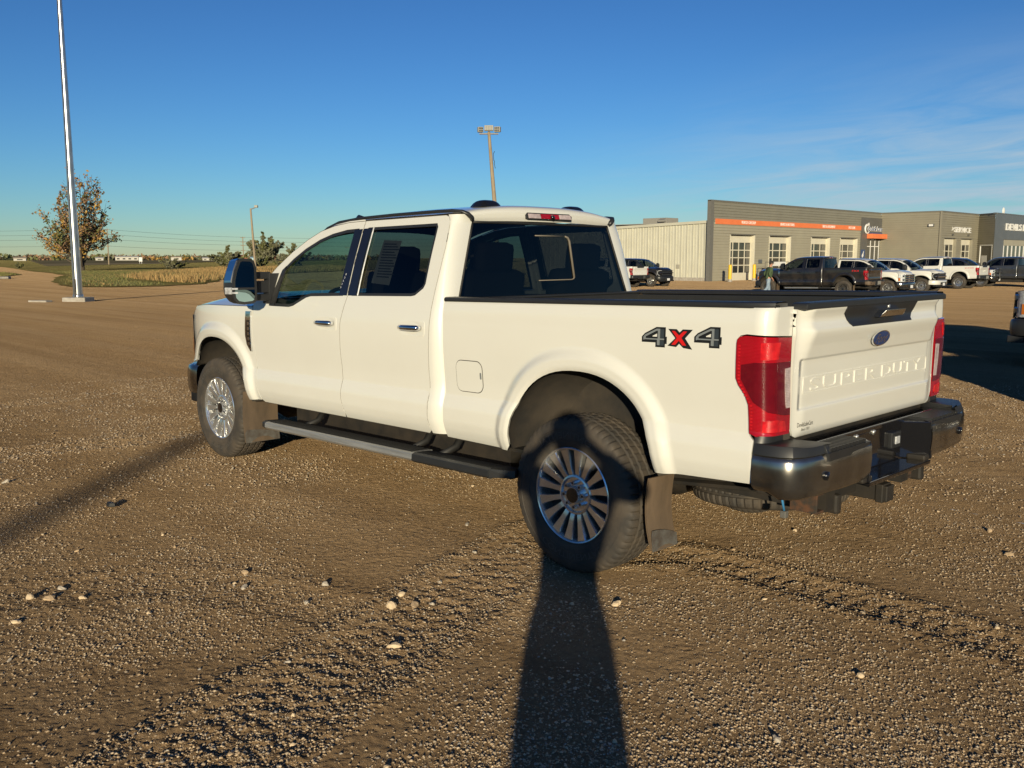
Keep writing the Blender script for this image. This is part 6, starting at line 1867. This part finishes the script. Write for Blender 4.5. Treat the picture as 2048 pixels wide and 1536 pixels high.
def tree(name, label, loc, H, W, limbs, twigs, leaves, lsize, mats, probs, upright, seed, cat='tree', group=None, trunk_r=None, low=.12, side_mat=None):
    rng = np.random.default_rng(seed)
    t = thing(name, label, cat, loc, 0, group)
    tr = MB(); r0 = trunk_r or H*.016
    tr.tube([(0, 0, -.1), (.02*H*(rng.random()-.5), 0, H*.15), (.03*H*(rng.random()-.5), .02*H, H*.34)], [r0*1.25, r0, r0*.8], 8)
    pts = []; ax = []
    for i in range(limbs):
        az = 2*PI*(i/limbs)+rng.random()*.9; f = rng.random()
        z0 = H*(low+.26*rng.random())
        reach = W*.5*(.35+.65*rng.random()); top = H*(1-.42*(reach/(W*.5))**1.6)*(.80+.20*rng.random())
        if i == 0: reach = W*.06; top = H
        if i % 4 == 3: top *= .62
        if upright and i % 3 == 2: top = H*(.22+.25*rng.random()); reach = W*.5*(.8+.25*rng.random())
        base = Vector((0, 0, z0)); end = Vector((math.cos(az)*reach, math.sin(az)*reach, top))
        mid = base.lerp(end, .5)+Vector((math.cos(az), math.sin(az), 0))*reach*(.18 if upright else .05)+Vector((0, 0, -.02*H))
        cur = [base*(1-q)**2+mid*2*q*(1-q)+end*q*q for q in np.linspace(0, 1, 7)]
        tr.tube(cur, [r0*.55*(1-.88*q) for q in np.linspace(0, 1, 7)], 5)
        for j in range(twigs):
            q = .22+.78*rng.random()
            p = base*(1-q)**2+mid*2*q*(1-q)+end*q*q
            az2 = az+rng.normal()*1.1; el = R(50 if upright else 20)+rng.normal()*.35
            ln = H*.13*(1.15-q*.6)*(.6+.8*rng.random())
            d = Vector((math.cos(az2)*math.cos(el), math.sin(az2)*math.cos(el), math.sin(el)))
            tr.tube([p, p+d*ln*.5+Vector((0, 0, ln*.05)), p+d*ln], [r0*.10, r0*.07, r0*.03], 3, cap=False)
            k = max(2, int(leaves*(.4+1.2*rng.random())*(1.25-.55*q)))
            tt = .25+.8*rng.random(k)
            for a in tt: pts.append(np.array(p+d*ln*a)+rng.normal(size=3)*ln*.13)
            sd = d.x*.5+p.x/W
            ax += [q]*k
    tr.build('trunk', M['bark'], t, True, fix=False)
    C = np.array(pts); V, F = leaf_mesh(C, lsize, rng)
    clump = vnoise(C[:, 0]*.35+C[:, 1]*.2+40, C[:, 2]*.35+C[:, 1]*.3+20)
    cum = np.cumsum(probs); mi = np.searchsorted(cum, np.clip(.72*clump+.28*rng.random(len(C)), 0, .999))
    mesh_np('crown', V, F, mats, mi, t)
    return t
LG = [M['leaf_gold'], M['leaf_rust'], M['leaf_olive']]
TZ = lambda x, y: float(T(x, y))
tree('poplar_tree', 'tall half bare tree with gold and brown autumn leaves behind the silver pole', (147.2, -48.9, TZ(147, -49)), 16.6, 11.5, 26, 24, 11, .29, LG, [.44, .20, .36], True, 4, low=.0)
SG = [M['leaf_sage'], M['leaf_olive'], M['leaf_dark']]
tree('cottonwood_tree', 'grey green rounded tree right of the leaning lamp post', (160, -88.0, TZ(160, -88)), 7.2, 8.0, 18, 22, 30, .30, SG, [.5, .25, .25], False, 12, low=.08)
tree('cottonwood_tree', 'smaller grey green tree beside the windscreen pillar', (153, -90.3, TZ(150, -90)), 4.6, 6.5, 15, 18, 28, .30, SG, [.45, .25, .30], False, 15, low=.08)
tree('shrub', 'round olive shrub left of the leaning lamp post above the side mirror', (131, -65.3, TZ(130, -65)), 3.9, 6.6, 18, 20, 30, .26, SG, [.35, .35, .30], False, 22, 'shrub', low=.02)
tree('shrub', 'low dark shrub under the grey green tree', (143, -77.0, TZ(143, -77)), 2.6, 6.5, 12, 14, 24, .24, SG, [.3, .3, .4], False, 25, 'shrub', low=.02)
tree('shrub', 'wide low shrub beside the windscreen pillar', (137, -79.0, TZ(137, -79)), 2.3, 5.5, 12, 14, 24, .24, SG, [.4, .3, .3], False, 27, 'shrub', low=.02)
tree('shrub', 'small dark shrub in the grass left of the round shrub', (150, -64.5, TZ(150, -64)), 2.4, 6.0, 11, 13, 24, .26, SG, [.4, .2, .4], False, 29, 'shrub', low=.02)
tree('shrub', 'tiny dark bush in the grass left of the silver pole', (172, -47.0, TZ(172, -47)), 1.2, 2.0, 8, 8, 16, .2, SG, [.2, .3, .5], False, 31, 'shrub', low=.02)
tree('shrub', 'small orange bush on the horizon at the far left', (420, -85, TZ(400, -85)), 4.0, 9.0, 10, 10, 20, .6, LG, [.5, .4, .1], False, 33, 'shrub', low=.02)

def blades(name, poly, n, h0, h1, w, mats, probs, label, seed, lean=.25, soft=2.0):
    rng = np.random.default_rng(seed); poly = np.array(poly)
    lo, hi = poly.min(0), poly.max(0); P = np.zeros((0, 2))
    while len(P) < n:
        q = lo+(hi-lo)*rng.random((n*2, 2)); q = q[inside(poly, q)]
        dens = fbm(q[:, 0]*.25, q[:, 1]*.25, 3); q = q[rng.random(len(q)) < np.clip((dens-.25)*3, .08, 1)*np.clip(edge_dist(poly, q)/soft, .04, 1)]
        P = np.concatenate([P, q])
    P = P[:n]; k = fbm(P[:, 0]*.12+9, P[:, 1]*.12, 3)
    h = (h0+(h1-h0)*rng.random(n))*(.55+.9*k)
    a = rng.random(n)*2*PI; z = T(P[:, 0], P[:, 1])+.03
    dx, dy = np.cos(a)*w, np.sin(a)*w
    lx, ly = rng.normal(size=n)*lean*h, rng.normal(size=n)*lean*h
    V = np.stack([np.stack([P[:, 0]-dx, P[:, 1]-dy, z], -1), np.stack([P[:, 0]+dx, P[:, 1]+dy, z], -1), np.stack([P[:, 0]+dx*.7+lx*.5, P[:, 1]+dy*.7+ly*.5, z+h*.6], -1), np.stack([P[:, 0]+lx, P[:, 1]+ly, z+h], -1)], 1).reshape(-1, 3)
    F = np.arange(4*n).reshape(n, 4)
    mi = np.searchsorted(np.cumsum(probs), np.clip(.6*fbm(P[:, 0]*.3, P[:, 1]*.3, 2)+.4*rng.random(n), 0, .999))
    o = mesh_np(name, V, F, mats, mi)
    return tag(o, label, 'grass', kind='stuff')
blades('tall_grass', [(63.5, -27.0), (64.5, -28.4), (68, -31), (78.5, -37.6), (90.5, -47.2), (98, -53.6), (108, -66.5), (125, -88), (150, -95), (142, -70), (120, -52), (100, -40), (88, -31), (80, -29.5), (70, -27.5)], 52000, .22, .75, .03, [M['straw'], M['straw_g'], M['lawn']], [.60, .25, .15], 'tall dry golden grass along the edge of the gravel lot', 41)
blades('short_grass', [(80, -22.9), (70.5, -19.8), (65.4, -18.7), (61.9, -18.2), (60.2, -19.4), (60, -22.4), (63, -25), (76, -27.5), (100, -41), (135, -60), (140, -41), (122, -37), (106, -33)], 26000, .08, .20, .03, [M['lawn'], M['straw_g'], M['straw']], [.40, .22, .38], 'short green grass on the island behind the silver pole', 43)
blades('verge_grass', [(100, -24.2), (113, -29.8), (129, -33.4), (160, -34), (160, -24), (120, -20)], 7000, .08, .2, .035, [M['lawn'], M['straw_g']], [.6, .4], 'short green grass on the verge at the far left', 44)

# ------------------------------------------------------------------ poles
def silver_pole(label, x, y, H=17.0, base=True):
    t = thing('flag_pole', label, 'pole', (x, y, TZ(x, y)))
    mb = MB(); mb.tube([(0, 0, 0), (0, 0, H*.5), (0, 0, H)], [.185, .125, .065], 20); mb.build('shaft', M['galv'], t, True, sharp=60)
    mb = MB(); mb.lathe([(.25, 0), (.25, .05), (.205, .07), (.205, .16), (.19, .18)], 20, lambda r, h, a: (r*math.cos(a), r*math.sin(a), h+.12)); mb.build('flange', M['galv'], t, True, sharp=40)
    mb = MB(); mb.box((0, 0, .06), (1.0, .75, .24), rz=R(40)); mb.build('footing', M['concrete'], t, bevel=.04)
    mb = MB(); mb.tube([(-.14, .16, .25), (-.11, .13, H*.5), (-.05, .07, H-.2)], .012, 5); mb.build('halyard', M['wire'], t)
    mb = MB(); mb.box((-.17, .17, .5), (.05, .05, .9)); mb.build('conduit', M['steel_dull'], t)
    return t
silver_pole('tall tapered silver pole on a concrete footing at the left', 37.05, -9.48)
mb = MB(); mb.box((0, 0, .03), (.9, .35, .08), rz=R(30)); o = mb.build('concrete_slab', M['concrete'], None, bevel=.02); o.location = (37.4, -8.1, TZ(37, -8)); tag(o, 'flat pale concrete slab lying left of the silver pole footing', 'slab')
mb = MB(); mb.prism([(0, 0), (1.2, -.2), (2.0, .3), (1.5, .8), (.3, .7)], lambda a, b: (92+a, -22.5+b*3, TZ(92, -22)+.02), lambda a, b: (92+a*.9, -22.5+b*2.6, TZ(92, -22)+.22)); tag(mb.build('pale_slab', M['concrete'], None, bevel=.03), 'low whitish slab on the track at the far left', 'slab')
# a second pole behind the photographer throws the soft streak across the gravel
silver_pole('tall silver pole behind the photographer, throwing the streak of shadow at left', -27.2, 36.1, 15)

lt = thing('light_tower', 'weathered wooden light pole with cluster of floodlights rising behind the cab roof', 'light pole', (41.7, -38.1, TZ(42, -38)))
mb = MB(); mb.tube([(0, 0, 0), (.16, .17, 5.4), (.42, .44, 10.1)], [.17, .14, .10], 10); mb.build('pole', M['wood_pole'], lt, True, sharp=60)
e_ = Vector((-.70, -.715, 0)); d_ = Vector((-.715, .70, 0)); top_ = Vector((.42, .44, 10.0))
mb = MB(); mb.tube([top_-e_*.62, top_+e_*.62], .05, 6); mb.tube([top_-Vector((0, 0, .1)), top_+Vector((0, 0, .35))], .06, 8); mb.build('crossarm', M['steel_dull'], lt)
for off, dz_, w, tilt in ((-.56, .26, .34, .35), (0, .36, .58, 0), (.56, .28, .40, -.3)):
    c_ = top_+e_*off+Vector((0, 0, dz_)); f_ = (d_+e_*tilt).normalized(); sd_ = Vector((-f_.y, f_.x, 0)); rz_ = math.atan2(f_.y, f_.x)
    mb = MB(); mb.box(c_, (.30, w, .34), rz=rz_); h_ = mb.build('floodlight', M['lamp_grey'], lt, bevel=.03)
    for i in (-1, 0, 1):
        for j in (-1, 1):
            mb = MB(); mb.box(c_+f_*.155+sd_*(i*w*.28)+Vector((0, 0, j*.075)), (.03, w*.22, .11), rz=rz_); mb.build('floodlight_lens', M['lamp_glass'], h_)
mb = MB()
mb.tube([(.24, .1, 8.9), (.42, .05, 8.75), (.30, .12, 8.3)], .02, 5); mb.tube([(.2, .08, 7.8), (.36, .02, 8.1), (.25, .1, 8.3)], .02, 5); mb.tube([(.9, -.1, 10.0), (1.1, -.2, 9.75), (.8, .1, 9.7)], .02, 5); mb.build('cable', M['wire'], lt)

sp = thing('lamp_post', 'leaning pale lamp post with small head standing behind the side mirror', 'lamp post', (101.8, -53.5, TZ(102, -53)))
mb = MB(); mb.tube([(0, 0, 0), (.25, .25, 8.0)], [.16, .11], 8); mb.build('post', M['wood_pole'], sp, True, sharp=60)
mb = MB(); mb.tube([(.25, .25, 7.9), (-.05, -.05, 8.05), (-.20, -.20, 8.15)], .06, 6); mb.build('arm', M['steel_dull'], sp)
mb = MB(); mb.box((-.25, -.25, 8.25), (.40, .40, .30), rz=R(45)); mb.build('lamp_head', M['lamp_grey'], sp, bevel=.05)

def utility(label, x, y, H, arms, armw):
    t = thing('utility_pole', label, 'utility pole', (x, y, TZ(x, y)), math.atan2(-.9, -.42), 'utility poles along the horizon')
    mb = MB(); mb.tube([(0, 0, 0), (0, 0, H)], [.19, .13], 8); mb.build('pole', M['wood_pole'], t, True, sharp=60)
    for z in arms:
        mb = MB(); mb.box((0, 0, z), (armw, .14, .16)); ao = mb.build('crossarm', M['wood_pole'], t)
        mb = MB()
        for u in (-.46, .46): mb.tube([(armw*u, 0, z+.08), (armw*u, 0, z+.4)], [.09, .06], 6)
        mb.build('insulator', M['lamp_grey'], ao)
    return t
utility('utility pole right of the autumn tree, carrying the wires', 266.8, -98.7, 10.2, (9.8, 8.5, 7.1, 5.2), 1.0)
utility('tall utility pole above the round olive shrub', 300, -158.5, 9.4, (9.0, 7.5, 6.3, 4.5), 1.6)
utility('T shaped utility pole near the windscreen pillar', 330, -225, 6.6, (6.3,), 5.0)
utility('thin T shaped utility pole on the horizon at the far left edge', 560, -130, 5.4, (5.0,), 7.0)
utility('utility pole seen through the front side window', 300, -258, 11.5, (11.0, 9.6, 8.2), 1.8)
for i, (za, zb, zc, zd) in enumerate(((9.95, 9.2, 9.6, 10), (8.6, 7.7, 8.1, 8.4), (7.2, 6.4, 6.8, 7), (5.3, 4.6, 5.0, 5.2))):
    mb = MB(); pts = []
    A = [Vector((560, 40, zd)), Vector((266.8, -98.7, za+TZ(267, -99))), Vector((300, -158.5, zb+TZ(300, -158))), Vector((300, -258, zc)), Vector((320, -420, zd))]
    for a, b in zip(A[:-1], A[1:]):
        for q in np.linspace(0, 1, 9)[:-1]: pts.append(a.lerp(b, q)+Vector((0, 0, -1.2*q*(1-q))))
    mb.tube(pts, .028, 4); tag(mb.build('power_line', M['wire'], None), ('topmost', 'second', 'third', 'lowest')[i]+' of the four thin wires strung between the utility poles', 'wire', 'wires between the utility poles')

# ------------------------------------------------------------------ the town on the horizon
def house(name, label, cat, x, y, w, d, h, rh, wall, roof, rz=R(70), windows=0):
    t = thing(name, label, cat, (x, y, TZ(x, y)), rz, 'buildings on the horizon')
    mb = MB(); mb.prism([(-d/2, 0), (d/2, 0), (d/2, h), (0, h+rh), (-d/2, h)], lambda a, b: (-w/2, a, b), lambda a, b: (w/2, a, b)); mb.build('wall', wall, t)
    mb = MB()
    for s in (1, -1): mb.hexa([(-w/2-.3, 0, h+rh+.03), (w/2+.3, 0, h+rh+.03), (w/2+.3, s*(d/2+.3), h-.1), (-w/2-.3, s*(d/2+.3), h-.1), (-w/2-.3, 0, h+rh+.22), (w/2+.3, 0, h+rh+.22), (w/2+.3, s*(d/2+.3), h+.1), (-w/2-.3, s*(d/2+.3), h+.1)])
    mb.build('roof', roof, t)
    for i in range(windows):
        u = -w/2+w*(i+.5)/windows
        for s in (1, -1):
            mb = MB(); mb.box((u, s*(d/2+.02), h*.5), (w/windows*.45, .06, h*.35)); mb.build('window', M['pane'], t)
    return t
house('warehouse', 'long white low warehouse on the horizon right of the first utility pole', 'warehouse', 660, -262, 15, 10, 2.6, .6, M['house_white'], M['house_white'], R(66), 4)
house('house', 'small white house left of the long white warehouse', 'house', 660, -243, 5, 6, 1.7, .6, M['house_white'], M['house_white'], R(66), 1)
house('shed', 'small bright shed right of the long white warehouse', 'shed', 640, -289, 7, 6, 2.4, .5, M['house_white'], M['house_tan'], R(64), 1)
house('house', 'white house with pale roof between the warehouse and the red roofs', 'house', 620, -303, 7, 7, 1.6, .8, M['house_white'], M['house_white'], R(62), 2)
house('barn', 'wide dark red roofed barn on the horizon left of the blue shed', 'barn', 640, -335, 16, 10, 2.6, 1.4, M['roof_red'], M['roof_red'], R(62), 2)
house('shed', 'pale blue metal shed on the horizon', 'shed', 560, -308, 9, 7, 1.9, .6, M['house_blue'], M['house_blue'], R(60), 0)
house('barn', 'red barn on the horizon right of the blue shed', 'barn', 640, -362, 11, 9, 3.0, 1.6, M['roof_red'], M['roof_red'], R(60), 1)
house('house', 'tan house half hidden by the horizon trees near the round shrub', 'house', 620, -375, 9, 8, 3.0, 1.4, M['house_tan'], M['roof_red'], R(60), 2)
house('house', 'white house on the horizon behind the autumn tree', 'house', 640, -186, 7, 7, 1.7, .8, M['house_white'], M['house_tan'], R(70), 1)
mb = MB(); mb.box((0, 0, 1.5), (.1, 1.0, 1.4)); mb.cyl((0, -.3, 0), (0, -.3, .9), .06, n=6); mb.cyl((0, .3, 0), (0, .3, .9), .06, n=6)
o = mb.build('road_sign', M['sign_white'], None); o.location = (290, -117.5, TZ(290, -117)); o.rotation_euler = (0, 0, R(-20)); tag(o, 'small white board sign on two legs out in the field', 'sign')
rng = np.random.default_rng(77)
Cn = []; mi = []
for i in range(340):
    az = R(-13.5)-R(24)*rng.random(); d = 760+500*rng.random()
    x, y = d*math.cos(az), d*math.sin(az); hh = 2.0+3.2*rng.random()**1.5; ww = 5+8*rng.random()
    n = 46
    p = rng.normal(size=(n, 3))*[ww*.42, ww*.42, hh*.24]+[x, y, hh*.5-.3]
    Cn.append(p); mi += [int(rng.choice(5, p=[.05, .15, .2, .35, .25]))]*n
Cn = np.concatenate(Cn); Cn[:, 2] = np.maximum(Cn[:, 2], .1)
V, F = leaf_mesh(Cn, 1.9, rng)
tag(mesh_np('distant_woods', V, F, [M['leaf_gold'], M['leaf_rust'], M['leaf_olive'], M['leaf_sage'], M['leaf_dark']], mi), 'far line of low autumn trees along the horizon at left', 'trees', kind='stuff')
